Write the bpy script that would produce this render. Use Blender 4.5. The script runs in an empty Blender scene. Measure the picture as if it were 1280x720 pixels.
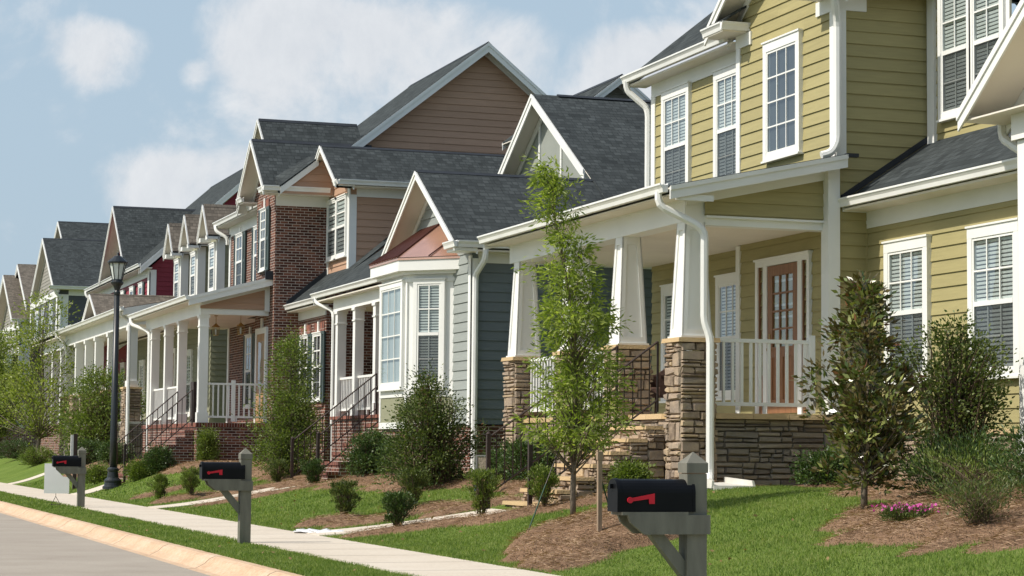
import bpy, math, random
import numpy as np
from mathutils import Vector
C = bpy.context.scene.collection
V = Vector
rnd = random.Random(7)

# ------------------------------------------------------------------ materials
def nmat(name):
    m = bpy.data.materials.new(name); m.use_nodes = True
    nt = m.node_tree; b = nt.nodes['Principled BSDF']
    return m, nt, b
def N(nt, t, **k):
    n = nt.nodes.new(t)
    for a, v in k.items():
        if a.startswith('i_'): n.inputs[a[2:].replace('_', ' ')].default_value = v
        else: setattr(n, a, v)
    return n
def ramp(nt, stops, interp='LINEAR'):
    r = nt.nodes.new('ShaderNodeValToRGB'); e = r.color_ramp.elements
    r.color_ramp.interpolation = interp
    while len(e) < len(stops): e.new(.5)
    for i, (p, c) in enumerate(stops):
        e[i].position = p; e[i].color = (*c, 1)
    return r
def sc(c, k): return tuple(x*k for x in c)

def paint(name, c, rough=.5, var=.12, scale=3., bump=.0, spec=.3, metal=0., stretch=None):
    m, nt, b = nmat(name)
    tc = N(nt, 'ShaderNodeTexCoord'); n = N(nt, 'ShaderNodeTexNoise'); n.inputs['Scale'].default_value = scale
    n.inputs['Detail'].default_value = 6
    src = tc.outputs['Object']
    if stretch:
        mp = N(nt, 'ShaderNodeMapping'); mp.inputs['Scale'].default_value = stretch
        nt.links.new(src, mp.inputs['Vector']); src = mp.outputs['Vector']
    nt.links.new(src, n.inputs['Vector'])
    r = ramp(nt, [(.3, sc(c, 1-var)), (.7, sc(c, 1+var))]); nt.links.new(n.outputs['Fac'], r.inputs['Fac'])
    nt.links.new(r.outputs['Color'], b.inputs['Base Color'])
    b.inputs['Roughness'].default_value = rough; b.inputs['Specular IOR Level'].default_value = spec
    b.inputs['Metallic'].default_value = metal
    if bump:
        n2 = N(nt, 'ShaderNodeTexNoise'); n2.inputs['Scale'].default_value = scale*18
        nt.links.new(src, n2.inputs['Vector'])
        bp = N(nt, 'ShaderNodeBump'); bp.inputs['Strength'].default_value = bump; bp.inputs['Distance'].default_value = .01
        nt.links.new(n2.outputs['Fac'], bp.inputs['Height']); nt.links.new(bp.outputs['Normal'], b.inputs['Normal'])
    return m

def siding_mat(name, c):
    """fibre-cement boards: each board (mesh island) a touch different, faint wood grain"""
    m, nt, b = nmat(name)
    tc = N(nt, 'ShaderNodeTexCoord'); g = N(nt, 'ShaderNodeNewGeometry')
    mp = N(nt, 'ShaderNodeMapping'); mp.inputs['Scale'].default_value = (1.2, 1.2, 14)
    n = N(nt, 'ShaderNodeTexNoise'); n.inputs['Scale'].default_value = 2.2; n.inputs['Detail'].default_value = 7
    nt.links.new(tc.outputs['Object'], mp.inputs['Vector']); nt.links.new(mp.outputs['Vector'], n.inputs['Vector'])
    a = N(nt, 'ShaderNodeMath', operation='MULTIPLY_ADD'); a.inputs[1].default_value = .35
    nt.links.new(g.outputs['Random Per Island'], a.inputs[0]); nt.links.new(n.outputs['Fac'], a.inputs[2])
    r = ramp(nt, [(.35, sc(c, .9)), (.95, sc(c, 1.08))]); nt.links.new(a.outputs[0], r.inputs['Fac'])
    nt.links.new(r.outputs['Color'], b.inputs['Base Color'])
    b.inputs['Roughness'].default_value = .62; b.inputs['Specular IOR Level'].default_value = .25
    bp = N(nt, 'ShaderNodeBump'); bp.inputs['Strength'].default_value = .25; bp.inputs['Distance'].default_value = .004
    nt.links.new(n.outputs['Fac'], bp.inputs['Height']); nt.links.new(bp.outputs['Normal'], b.inputs['Normal'])
    return m

def brick_mat(name, c1, c2, mort, bw=.203, rh=.068, ms=.011, rot=False):
    m, nt, b = nmat(name)
    uv = N(nt, 'ShaderNodeUVMap'); br = N(nt, 'ShaderNodeTexBrick')
    src = uv.outputs['UV']
    br.offset = .5; br.squash = 1
    br.inputs['Scale'].default_value = 1; br.inputs['Brick Width'].default_value = bw; br.inputs['Row Height'].default_value = rh
    br.inputs['Mortar Size'].default_value = ms/2; br.inputs['Mortar Smooth'].default_value = .25
    br.inputs['Color1'].default_value = (0, 0, 0, 1); br.inputs['Color2'].default_value = (1, 1, 1, 1); br.inputs['Mortar'].default_value = (.5, .5, .5, 1)
    nt.links.new(src, br.inputs['Vector'])
    nz = N(nt, 'ShaderNodeTexNoise'); nz.inputs['Scale'].default_value = 3; nz.inputs['Detail'].default_value = 8
    nt.links.new(src, nz.inputs['Vector'])
    mx = N(nt, 'ShaderNodeMath', operation='MULTIPLY_ADD'); mx.inputs[1].default_value = .6
    s2 = N(nt, 'ShaderNodeSeparateColor'); nt.links.new(br.outputs['Color'], s2.inputs['Color'])
    sb = N(nt, 'ShaderNodeMath', operation='SUBTRACT'); sb.inputs[1].default_value = .3
    nt.links.new(nz.outputs['Fac'], sb.inputs[0])
    nt.links.new(s2.outputs['Red'], mx.inputs[0]); nt.links.new(sb.outputs[0], mx.inputs[2])
    rp = ramp(nt, [(.0, sc(c1, .55)), (.35, c1), (.75, c2), (1., sc(c2, 1.25))]); nt.links.new(mx.outputs[0], rp.inputs['Fac'])
    mm = N(nt, 'ShaderNodeMix', data_type='RGBA'); nt.links.new(br.outputs['Fac'], mm.inputs['Factor'])
    nt.links.new(rp.outputs['Color'], mm.inputs['A']); mm.inputs['B'].default_value = (*mort, 1)
    nt.links.new(mm.outputs['Result'], b.inputs['Base Color'])
    b.inputs['Roughness'].default_value = .85; b.inputs['Specular IOR Level'].default_value = .15
    iv = N(nt, 'ShaderNodeMath', operation='SUBTRACT'); iv.inputs[0].default_value = 1; nt.links.new(br.outputs['Fac'], iv.inputs[1])
    bp = N(nt, 'ShaderNodeBump'); bp.inputs['Strength'].default_value = .5; bp.inputs['Distance'].default_value = .006
    nt.links.new(iv.outputs[0], bp.inputs['Height']); nt.links.new(bp.outputs['Normal'], b.inputs['Normal'])
    return m

def shingle_mat(name, a, c):
    m, nt, b = nmat(name)
    uv = N(nt, 'ShaderNodeUVMap')
    def bt(w, rh, off, sx):
        mp = N(nt, 'ShaderNodeMapping'); mp.inputs['Location'].default_value = (sx, 0, 0)
        nt.links.new(uv.outputs['UV'], mp.inputs['Vector'])
        br = N(nt, 'ShaderNodeTexBrick'); br.offset = off; br.offset_frequency = 2; br.squash = .7; br.squash_frequency = 3
        br.inputs['Scale'].default_value = 1; br.inputs['Brick Width'].default_value = w; br.inputs['Row Height'].default_value = rh
        br.inputs['Mortar Size'].default_value = .011; br.inputs['Mortar Smooth'].default_value = .5
        br.inputs['Color1'].default_value = (0, 0, 0, 1); br.inputs['Color2'].default_value = (1, 1, 1, 1); br.inputs['Mortar'].default_value = (0, 0, 0, 1)
        nt.links.new(mp.outputs['Vector'], br.inputs['Vector']); return br
    b1 = bt(.30, .145, .37, 0); b2 = bt(.17, .145, .61, .13)
    nz = N(nt, 'ShaderNodeTexNoise'); nz.inputs['Scale'].default_value = 1.4; nz.inputs['Detail'].default_value = 9; nt.links.new(uv.outputs['UV'], nz.inputs['Vector'])
    g = N(nt, 'ShaderNodeTexNoise'); g.inputs['Scale'].default_value = 60; nt.links.new(uv.outputs['UV'], g.inputs['Vector'])
    def add(x, y, k):
        q = N(nt, 'ShaderNodeMath', operation='MULTIPLY_ADD'); q.inputs[1].default_value = k
        nt.links.new(x, q.inputs[0]); nt.links.new(y, q.inputs[2]); return q.outputs[0]
    s1 = N(nt, 'ShaderNodeSeparateColor'); s2 = N(nt, 'ShaderNodeSeparateColor')
    nt.links.new(b1.outputs['Color'], s1.inputs['Color']); nt.links.new(b2.outputs['Color'], s2.inputs['Color'])
    v = N(nt, 'ShaderNodeMath', operation='MULTIPLY'); v.inputs[1].default_value = .14; nt.links.new(s1.outputs['Red'], v.inputs[0])
    o = add(s2.outputs['Red'], v.outputs[0], .30); o = add(nz.outputs['Fac'], o, .35); o = add(g.outputs['Fac'], o, .22)
    r = ramp(nt, [(.2, a), (.62, tuple((x+y)/2 for x, y in zip(a, c))), (1., c)]); nt.links.new(o, r.inputs['Fac'])
    nt.links.new(r.outputs['Color'], b.inputs['Base Color'])
    b.inputs['Roughness'].default_value = .92; b.inputs['Specular IOR Level'].default_value = .18
    # courses: a saw-tooth step down each row
    sp = N(nt, 'ShaderNodeSeparateXYZ'); nt.links.new(uv.outputs['UV'], sp.inputs['Vector'])
    dv = N(nt, 'ShaderNodeMath', operation='DIVIDE'); dv.inputs[1].default_value = .145; nt.links.new(sp.outputs['Y'], dv.inputs[0])
    fr = N(nt, 'ShaderNodeMath', operation='FRACT'); nt.links.new(dv.outputs[0], fr.inputs[0])
    iv = N(nt, 'ShaderNodeMath', operation='SUBTRACT'); iv.inputs[0].default_value = 1; nt.links.new(fr.outputs[0], iv.inputs[1])
    h = add(s2.outputs['Red'], iv.outputs[0], .35)
    bp = N(nt, 'ShaderNodeBump'); bp.inputs['Strength'].default_value = 1.; bp.inputs['Distance'].default_value = .012
    nt.links.new(h, bp.inputs['Height']); nt.links.new(bp.outputs['Normal'], b.inputs['Normal'])
    return m

def island_mat(name, stops, rough=.85, nscale=9., bump=.5, trans=0., spec=.25, back=None, noisek=.35):
    m, nt, b = nmat(name)
    g = N(nt, 'ShaderNodeNewGeometry'); tc = N(nt, 'ShaderNodeTexCoord')
    nz = N(nt, 'ShaderNodeTexNoise'); nz.inputs['Scale'].default_value = nscale; nz.inputs['Detail'].default_value = 6
    nt.links.new(tc.outputs['Object'], nz.inputs['Vector'])
    q = N(nt, 'ShaderNodeMath', operation='MULTIPLY_ADD'); q.inputs[1].default_value = noisek
    sb = N(nt, 'ShaderNodeMath', operation='SUBTRACT'); sb.inputs[1].default_value = .5; nt.links.new(nz.outputs['Fac'], sb.inputs[0])
    nt.links.new(sb.outputs[0], q.inputs[0]); nt.links.new(g.outputs['Random Per Island'], q.inputs[2])
    r = ramp(nt, stops); nt.links.new(q.outputs[0], r.inputs['Fac'])
    col = r.outputs['Color']
    if back:
        mm = N(nt, 'ShaderNodeMix', data_type='RGBA'); nt.links.new(g.outputs['Backfacing'], mm.inputs['Factor'])
        nt.links.new(col, mm.inputs['A']); mm.inputs['B'].default_value = (*back, 1); col = mm.outputs['Result']
    nt.links.new(col, b.inputs['Base Color'])
    b.inputs['Roughness'].default_value = rough; b.inputs['Specular IOR Level'].default_value = spec
    if bump:
        bp = N(nt, 'ShaderNodeBump'); bp.inputs['Strength'].default_value = bump; bp.inputs['Distance'].default_value = .015
        n2 = N(nt, 'ShaderNodeTexNoise'); n2.inputs['Scale'].default_value = nscale*3; n2.inputs['Detail'].default_value = 5
        nt.links.new(tc.outputs['Object'], n2.inputs['Vector'])
        nt.links.new(n2.outputs['Fac'], bp.inputs['Height']); nt.links.new(bp.outputs['Normal'], b.inputs['Normal'])
    if trans:
        t = N(nt, 'ShaderNodeBsdfTranslucent'); hs = N(nt, 'ShaderNodeMix', data_type='RGBA', blend_type='MULTIPLY'); hs.inputs['Factor'].default_value = 1
        nt.links.new(col, hs.inputs['A']); hs.inputs['B'].default_value = (1.3, 1.5, .5, 1)
        nt.links.new(hs.outputs['Result'], t.inputs['Color'])
        mx = N(nt, 'ShaderNodeMixShader'); mx.inputs[0].default_value = trans
        nt.links.new(b.outputs[0], mx.inputs[1]); nt.links.new(t.outputs[0], mx.inputs[2])
        nt.links.new(mx.outputs[0], nt.nodes['Material Output'].inputs['Surface'])
    return m

def glass_mat(name, lo=.09, hi=.6, tint=(.9, .95, .95)):
    m, nt, b = nmat(name)
    nt.nodes.remove(b)
    lw = N(nt, 'ShaderNodeLayerWeight'); lw.inputs['Blend'].default_value = .5
    mr = N(nt, 'ShaderNodeMapRange'); mr.inputs['To Min'].default_value = lo; mr.inputs['To Max'].default_value = hi
    pw = N(nt, 'ShaderNodeMath', operation='POWER'); pw.inputs[1].default_value = 2.2
    nt.links.new(lw.outputs['Facing'], pw.inputs[0]); nt.links.new(pw.outputs[0], mr.inputs['Value'])
    t = N(nt, 'ShaderNodeBsdfTransparent'); t.inputs['Color'].default_value = (*tint, 1)
    g = N(nt, 'ShaderNodeBsdfGlossy'); g.inputs['Roughness'].default_value = .02; g.inputs['Color'].default_value = (.95, .97, 1, 1)
    tc = N(nt, 'ShaderNodeTexCoord'); nz = N(nt, 'ShaderNodeTexNoise'); nz.inputs['Scale'].default_value = 1.2
    nt.links.new(tc.outputs['Object'], nz.inputs['Vector'])
    bp = N(nt, 'ShaderNodeBump'); bp.inputs['Strength'].default_value = .15; bp.inputs['Distance'].default_value = .02
    nt.links.new(nz.outputs['Fac'], bp.inputs['Height']); nt.links.new(bp.outputs['Normal'], g.inputs['Normal'])
    mx = N(nt, 'ShaderNodeMixShader'); nt.links.new(mr.outputs[0], mx.inputs[0]); nt.links.new(t.outputs[0], mx.inputs[1]); nt.links.new(g.outputs[0], mx.inputs[2])
    nt.links.new(mx.outputs[0], nt.nodes['Material Output'].inputs['Surface'])
    return m
def screen_mat():
    m, nt, b = nmat('insect_screen'); b.inputs['Base Color'].default_value = (.035, .04, .045, 1); b.inputs['Roughness'].default_value = .7
    t = N(nt, 'ShaderNodeBsdfTransparent'); mx = N(nt, 'ShaderNodeMixShader'); mx.inputs[0].default_value = .42
    nt.links.new(t.outputs[0], mx.inputs[1]); nt.links.new(b.outputs[0], mx.inputs[2])
    nt.links.new(mx.outputs[0], nt.nodes['Material Output'].inputs['Surface']); return m

M = {}
M['white'] = paint('white_trim', (.80, .80, .77), .45, .05, 1.1, .03)
M['cream'] = paint('cream_soffit', (.76, .71, .62), .6, .05, 1.5)
M['gutter'] = paint('white_gutter', (.80, .80, .77), .3, .06, 2., spec=.5)
M['olive'] = siding_mat('olive_siding', (.365, .32, .155))
M['slate'] = siding_mat('slate_siding', (.165, .195, .205))
M['brown'] = siding_mat('brown_siding', (.45, .285, .195))
M['pale'] = siding_mat('slate_siding_lit', (.29, .315, .30))  # slate siding again, lightened: front's sunlight put into the colour
M['red'] = siding_mat('red_siding', (.24, .034, .05))
M['dark'] = siding_mat('charcoal_siding', (.10, .105, .115))
M['sage'] = siding_mat('sage_siding', (.27, .27, .18))
M['tan'] = siding_mat('tan_siding', (.30, .285, .25))
M['brick'] = brick_mat('red_brick', (.085, .036, .028), (.19, .078, .052), (.46, .40, .355), ms=.015)
M['solder'] = brick_mat('soldier_brick', (.12, .036, .026), (.24, .075, .048), (.42, .35, .31), .068, .203, .011)
M['brickpath'] = paint('brick_plain', (.22, .075, .05), .85, .25, 14, .3)
M['roof'] = shingle_mat('charcoal_shingles', (.018, .022, .023), (.094, .108, .110))
M['roofb'] = shingle_mat('brown_shingles', (.07, .06, .05), (.27, .235, .19))
M['flash'] = paint('dark_flashing', (.03, .034, .04), .6, .2)
M['copper'] = paint('copper_sheet', (.96, .56, .42), .26, .12, 2.2, .03, metal=.82)
M['glass'] = glass_mat('window_glass')
M['screen'] = screen_mat()
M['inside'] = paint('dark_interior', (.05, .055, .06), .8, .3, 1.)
M['blind'] = paint('white_blind', (.80, .82, .80), .6, .04)
M['curtain'] = paint('pale_curtain', (.42, .46, .45), .8, .15, 3, stretch=(6, 6, .3))
M['shutter'] = paint('green_shutter', (.06, .085, .085), .5, .1)
M['wood'] = paint('stained_wood', (.25, .12, .058), .4, .25, 4, .05, stretch=(8, 8, .8))
M['oak'] = paint('pale_wood_door', (.42, .25, .13), .5, .15, 4)
M['iron'] = paint('wrought_iron', (.045, .03, .025), .5, .25, 8)
M['black'] = paint('black_enamel', (.006, .0065, .008), .42, .2, 6, spec=.12)
M['lampblack'] = paint('lamp_post_paint', (.014, .018, .02), .38, .2, 4, spec=.5)
M['flag'] = paint('red_flag', (.55, .012, .03), .4, .1)
M['post'] = paint('weathered_post', (.165, .16, .13), .8, .16, 3.5, .25, stretch=(5, 5, .9))
M['stake'] = paint('bare_stake_wood', (.30, .22, .15), .85, .2, 5, .2, stretch=(5, 5, 1))
M['bark'] = paint('young_bark', (.17, .14, .105), .9, .25, 9, .5)
M['twig'] = paint('brown_twigs', (.12, .085, .055), .9, .2, 9)
M['bag'] = paint('white_plastic', (.75, .76, .78), .25, .08, 6, spec=.6)
M['lens'] = paint('frosted_lamp_glass', (.62, .66, .64), .2, .05, spec=.7)
M['brass'] = paint('aged_brass', (.40, .26, .09), .35, .15, metal=.9)
M['wicker'] = paint('dark_wicker', (.055, .028, .02), .7, .3, 20, .6)
M['signw'] = paint('sign_board_white', (.66, .67, .66), .4, .03)
M['strap'] = paint('green_strap', (.012, .055, .028), .6, .1)
M['conc'] = paint('precast_concrete', (.62, .60, .55), .85, .08, 6, .2)
M['meter'] = paint('grey_metal', (.25, .25, .24), .5, .1)
M['blue'] = paint('blue_tag', (.06, .15, .5), .5, .05)
M['pink'] = island_mat('pink_petals', [(0, (.5, .04, .28)), (1, (.75, .16, .5))], .6, 5, 0, .2)
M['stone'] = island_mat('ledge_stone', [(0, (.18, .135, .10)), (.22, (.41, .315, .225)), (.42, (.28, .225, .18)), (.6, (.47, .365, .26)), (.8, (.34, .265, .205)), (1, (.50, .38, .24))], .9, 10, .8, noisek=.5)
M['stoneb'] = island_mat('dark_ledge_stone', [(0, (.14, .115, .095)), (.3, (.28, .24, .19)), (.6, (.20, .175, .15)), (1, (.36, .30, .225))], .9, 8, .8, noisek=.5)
M['cap'] = island_mat('tan_cap_stone', [(0, (.42, .29, .14)), (1, (.55, .41, .24))], .9, 12, .6)
M['mortar'] = paint('dark_mortar', (.15, .125, .10), .95, .2, 8)
LEAF = {}
def leafmat(k, lo, mid, hi, trans=.3, rough=.5, spec=.35, back=None):
    LEAF[k] = island_mat('leaf_'+k, [(0, lo), (.5, mid), (1, hi)], rough, 2.5, 0, trans, spec, back, noisek=.5)
leafmat('oak', (.13, .18, .035), (.24, .30, .065), (.40, .44, .13), .45)
leafmat('magnolia', (.045, .07, .018), (.11, .155, .035), (.32, .34, .10), .12, .28, .6, (.11, .085, .03))
leafmat('rust', (.13, .045, .02), (.20, .08, .03), (.26, .13, .05), .12, .35, .5)
leafmat('holly', (.035, .055, .015), (.08, .115, .028), (.19, .22, .07), .22, .45, .3)
leafmat('box', (.065, .10, .02), (.14, .19, .04), (.26, .31, .08), .28)
leafmat('dark', (.025, .05, .014), (.055, .10, .025), (.12, .18, .05), .15, .4)
leafmat('maple', (.12, .16, .03), (.22, .26, .055), (.36, .39, .12), .38)
leafmat('fine', (.05, .08, .025), (.10, .14, .04), (.20, .20, .08), .3)
leafmat('dry', (.17, .11, .05), (.26, .17, .08), (.36, .26, .12), .2, .8)
M['grassblade'] = island_mat('grass_blades', [(0, (.072, .13, .02)), (.4, (.155, .225, .048)), (1, (.30, .33, .115))], .6, 1.1, 0, .35, .25, noisek=1.1)
M['straw'] = island_mat('pine_straw', [(0, (.15, .09, .054)), (.5, (.30, .19, .12)), (1, (.52, .37, .24))], .85, 3, 0, .1)

def ground_mat(name, stops, s1, s2, bump=.4, dist=.02, rough=.95, joint=None):
    m, nt, b = nmat(name)
    tc = N(nt, 'ShaderNodeTexCoord')
    a = N(nt, 'ShaderNodeTexNoise'); a.inputs['Scale'].default_value = s1; a.inputs['Detail'].default_value = 8; a.inputs['Roughness'].default_value = .65
    d = N(nt, 'ShaderNodeTexNoise'); d.inputs['Scale'].default_value = s2; d.inputs['Detail'].default_value = 6
    nt.links.new(tc.outputs['Object'], a.inputs['Vector']); nt.links.new(tc.outputs['Object'], d.inputs['Vector'])
    q = N(nt, 'ShaderNodeMath', operation='MULTIPLY_ADD'); q.inputs[1].default_value = .5
    h = N(nt, 'ShaderNodeMath', operation='MULTIPLY'); h.inputs[1].default_value = .5
    nt.links.new(a.outputs['Fac'], q.inputs[0]); nt.links.new(d.outputs['Fac'], h.inputs[0]); nt.links.new(h.outputs[0], q.inputs[2])
    r = ramp(nt, stops); nt.links.new(q.outputs[0], r.inputs['Fac']); nt.links.new(r.outputs['Color'], b.inputs['Base Color'])
    if joint:   # dirt-filled score lines between the slabs
        sp = N(nt, 'ShaderNodeSeparateXYZ'); nt.links.new(tc.outputs['Object'], sp.inputs[0])
        m1 = N(nt, 'ShaderNodeMath', operation='DIVIDE'); m1.inputs[1].default_value = joint; ad = N(nt, 'ShaderNodeMath', operation='ADD'); ad.inputs[1].default_value = 40+joint/2
        nt.links.new(sp.outputs['Y'], ad.inputs[0]); nt.links.new(ad.outputs[0], m1.inputs[0]); fr = N(nt, 'ShaderNodeMath', operation='FRACT'); nt.links.new(m1.outputs[0], fr.inputs[0])
        sb = N(nt, 'ShaderNodeMath', operation='SUBTRACT'); sb.inputs[1].default_value = .5; nt.links.new(fr.outputs[0], sb.inputs[0]); ab = N(nt, 'ShaderNodeMath', operation='ABSOLUTE'); nt.links.new(sb.outputs[0], ab.inputs[0])
        mr = N(nt, 'ShaderNodeMapRange'); mr.inputs['From Min'].default_value = .010/joint; mr.inputs['From Max'].default_value = .045/joint; mr.inputs['To Min'].default_value = .72; mr.inputs['To Max'].default_value = 1; nt.links.new(ab.outputs[0], mr.inputs['Value'])
        mm = N(nt, 'ShaderNodeMix', data_type='RGBA', blend_type='MULTIPLY'); mm.inputs['Factor'].default_value = 1; cb = N(nt, 'ShaderNodeCombineColor')
        for k_ in range(3): nt.links.new(mr.outputs[0], cb.inputs[k_])
        nt.links.new(r.outputs['Color'], mm.inputs['A']); nt.links.new(cb.outputs[0], mm.inputs['B']); nt.links.new(mm.outputs['Result'], b.inputs['Base Color'])
    bp = N(nt, 'ShaderNodeBump'); bp.inputs['Strength'].default_value = bump; bp.inputs['Distance'].default_value = dist
    nt.links.new(d.outputs['Fac'], bp.inputs['Height']); nt.links.new(bp.outputs['Normal'], b.inputs['Normal'])
    b.inputs['Roughness'].default_value = rough; b.inputs['Specular IOR Level'].default_value = .15
    return m
M['asphalt'] = ground_mat('old_asphalt', [(.3, (.22, .19, .155)), (.42, (.32, .28, .235)), (.55, (.36, .32, .27)), (.7, (.43, .385, .325))], .8, 55, .35, .01)
M['kerb'] = ground_mat('stained_kerb', [(.3, (.42, .27, .17)), (.5, (.56, .40, .27)), (.7, (.64, .53, .41))], 1.1, 25, .2, .01, joint=3.05)
M['walk'] = ground_mat('pale_concrete', [(.3, (.50, .43, .34)), (.5, (.60, .53, .44)), (.7, (.66, .60, .51))], .6, 30, .15, .01, joint=1.52)
M['lawn'] = ground_mat('turf', [(.3, (.075, .12, .016)), (.5, (.12, .18, .03)), (.7, (.19, .23, .055))], .9, 45, .7, .03)
M['mulch'] = ground_mat('pine_mulch', [(.3, (.12, .072, .044)), (.5, (.25, .155, .095)), (.7, (.40, .265, .17))], 3, 60, .9, .04)
M['earth'] = ground_mat('far_ground', [(.3, (.05, .09, .02)), (.7, (.10, .14, .035))], .05, 2, .3, .1)

# ------------------------------------------------------------------ mesh helpers
class MB:
    def __init__(s): s.v = []; s.f = []; s.uv = []
    def ngon(s, pts, uv=None):
        pts = [V(p) for p in pts]; i = len(s.v); s.v += pts; s.f.append(list(range(i, i+len(pts))))
        if uv is None:
            n = V((0, 0, 0))
            for k in range(len(pts)): n += (pts[k]-pts[0]).cross(pts[(k+1) % len(pts)]-pts[0])
            if n.length < 1e-12: n = V((0, 0, 1))
            n.normalize()
            if n.z < -.001: n = -n
            t = V((0, 0, 1)).cross(n)
            if t.length < .02: t = V((1, 0, 0))
            t.normalize()
            if abs(t.x) > abs(t.y):
                if t.x < 0: t = -t
            elif t.y < 0: t = -t
            b = n.cross(t)
            if b.z < 0: b = -b
            uv = [(p.dot(t), p.dot(b)) for p in pts]
        s.uv += uv
    def solid(s, a, b):
        """loft between two matching polygons"""
        n = len(a); a = [V(p) for p in a]; b = [V(p) for p in b]
        s.ngon(a); s.ngon(list(reversed(b)))
        for k in range(n): s.ngon([a[k], b[k], b[(k+1) % n], a[(k+1) % n]])
    def prism(s, poly, vec):
        vec = V(vec); s.solid(poly, [V(p)+vec for p in poly])
    def box(s, x0, x1, y0, y1, z0, z1, F=None):
        f = F or (lambda a, b, c: V((a, b, c)))
        p = lambda a, b, c: f(a, b, c)
        s.solid([p(x0, y0, z0), p(x1, y0, z0), p(x1, y1, z0), p(x0, y1, z0)], [p(x0, y0, z1), p(x1, y0, z1), p(x1, y1, z1), p(x0, y1, z1)])
    def welded_box(s, c8):
        i = len(s.v); s.v += [V(p) for p in c8]
        for f in ((0, 1, 2, 3), (4, 7, 6, 5), (0, 4, 5, 1), (1, 5, 6, 2), (2, 6, 7, 3), (3, 7, 4, 0)):
            s.f.append([i+k for k in f]); s.uv += [(0, 0)]*4
    def tube(s, path, rad, n=8, cap=True):
        path = [V(p) for p in path]
        if not hasattr(rad, '__len__'): rad = [rad]*len(path)
        rings = []; up = None
        for k, p in enumerate(path):
            d = (path[min(k+1, len(path)-1)]-path[max(k-1, 0)]).normalized()
            if up is None: up = d.orthogonal().normalized()
            up = (up-d*up.dot(d)).normalized() if (up-d*up.dot(d)).length > 1e-6 else d.orthogonal().normalized()
            w = d.cross(up); i = len(s.v)
            for a in range(n):
                t = 2*math.pi*a/n; s.v.append(p+(up*math.cos(t)+w*math.sin(t))*rad[k])
            rings.append(i)
        for k in range(len(path)-1):
            for a in range(n):
                b = (a+1) % n; s.f.append([rings[k]+a, rings[k]+b, rings[k+1]+b, rings[k+1]+a]); s.uv += [(0, 0)]*4
        if cap:
            s.f.append([rings[0]+a for a in reversed(range(n))]); s.uv += [(0, 0)]*n
            s.f.append([rings[-1]+a for a in range(n)]); s.uv += [(0, 0)]*n
    def lathe(s, c, prof, n=20, F=None):
        c = V(c); i0 = len(s.v)
        for r, z in prof:
            for a in range(n):
                t = 2*math.pi*a/n; s.v.append(c+V((r*math.cos(t), r*math.sin(t), z)))
        for k in range(len(prof)-1):
            for a in range(n):
                b = (a+1) % n; s.f.append([i0+k*n+a, i0+k*n+b, i0+(k+1)*n+b, i0+(k+1)*n+a]); s.uv += [(0, 0)]*4
        s.f.append([i0+a for a in reversed(range(n))]); s.uv += [(0, 0)]*n
        j = i0+(len(prof)-1)*n; s.f.append([j+a for a in range(n)]); s.uv += [(0, 0)]*n
    def board(s, a, b, h, nv):
        """board hanging h below line a-b, thick along nv"""
        a = V(a); b = V(b); z = V((0, 0, h)); s.prism([a, b, b-z, a-z], nv)
    def build(s, name, mat, parent=None, smooth=False, origin=None):
        me = bpy.data.meshes.new(name)
        o = V(origin) if origin is not None else (rootloc(parent) if parent else V((0, 0, 0)))
        me.from_pydata([tuple(p-o) for p in s.v], [], s.f)
        if len(s.uv) == len(me.loops):
            l = me.uv_layers.new(name='UVMap'); l.data.foreach_set('uv', [c for u in s.uv for c in u])
        me.materials.append(mat)
        if smooth: me.polygons.foreach_set('use_smooth', [True]*len(me.polygons))
        ob = bpy.data.objects.new(name, me); C.objects.link(ob)
        if parent: ob.parent = parent
        elif origin is not None: ob.location = o
        return ob
def rootloc(p):
    l = V(p.location)
    while p.parent: p = p.parent; l = l+V(p.location)
    return l
def thing(name, label, cat, loc, group=None):
    o = bpy.data.objects.new(name, None); C.objects.link(o); o.location = loc; o.empty_display_size = .3
    o['label'] = label; o['category'] = cat
    if group: o['group'] = group
    return o
def tag(o, label, cat, group=None):
    o['label'] = label; o['category'] = cat
    if group: o['group'] = group
    return o
def struct(o, kind='structure', label=None): 
    o['kind'] = kind
    if label: o['label'] = label
    return o
def npmesh(name, verts, nper, mat, parent=None, origin=None):
    """mesh of separate nper-gons from an (N*nper,3) array"""
    me = bpy.data.meshes.new(name); n = len(verts); k = n//nper
    o = rootloc(parent) if parent else (V(origin) if origin is not None else V((0, 0, 0)))
    vv = np.asarray(verts, dtype=np.float32)-np.array(o, dtype=np.float32)
    me.vertices.add(n); me.vertices.foreach_set('co', vv.ravel())
    me.loops.add(n); me.loops.foreach_set('vertex_index', np.arange(n, dtype=np.int32))
    me.polygons.add(k); me.polygons.foreach_set('loop_start', np.arange(0, n, nper, dtype=np.int32))
    me.update(calc_edges=True); me.validate(); me.materials.append(mat)
    ob = bpy.data.objects.new(name, me); C.objects.link(ob)
    if parent: ob.parent = parent
    elif origin is not None: ob.location = o
    return ob

def FX(X): return lambda y, n, z: V((X-n, y, z))       # wall looking at the street
def FXs(X, s=-.14): return lambda y, n, z: V((X-n, y+s, z))
def FY(Y): return lambda x, n, z: V((x, Y-n, z))       # side wall looking along the street
def FO(O, U, Nn):
    O = V(O); U = V(U).normalized(); Nn = V(Nn).normalized()
    return lambda u, n, z: O+U*u+Nn*n+V((0, 0, z))

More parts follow.
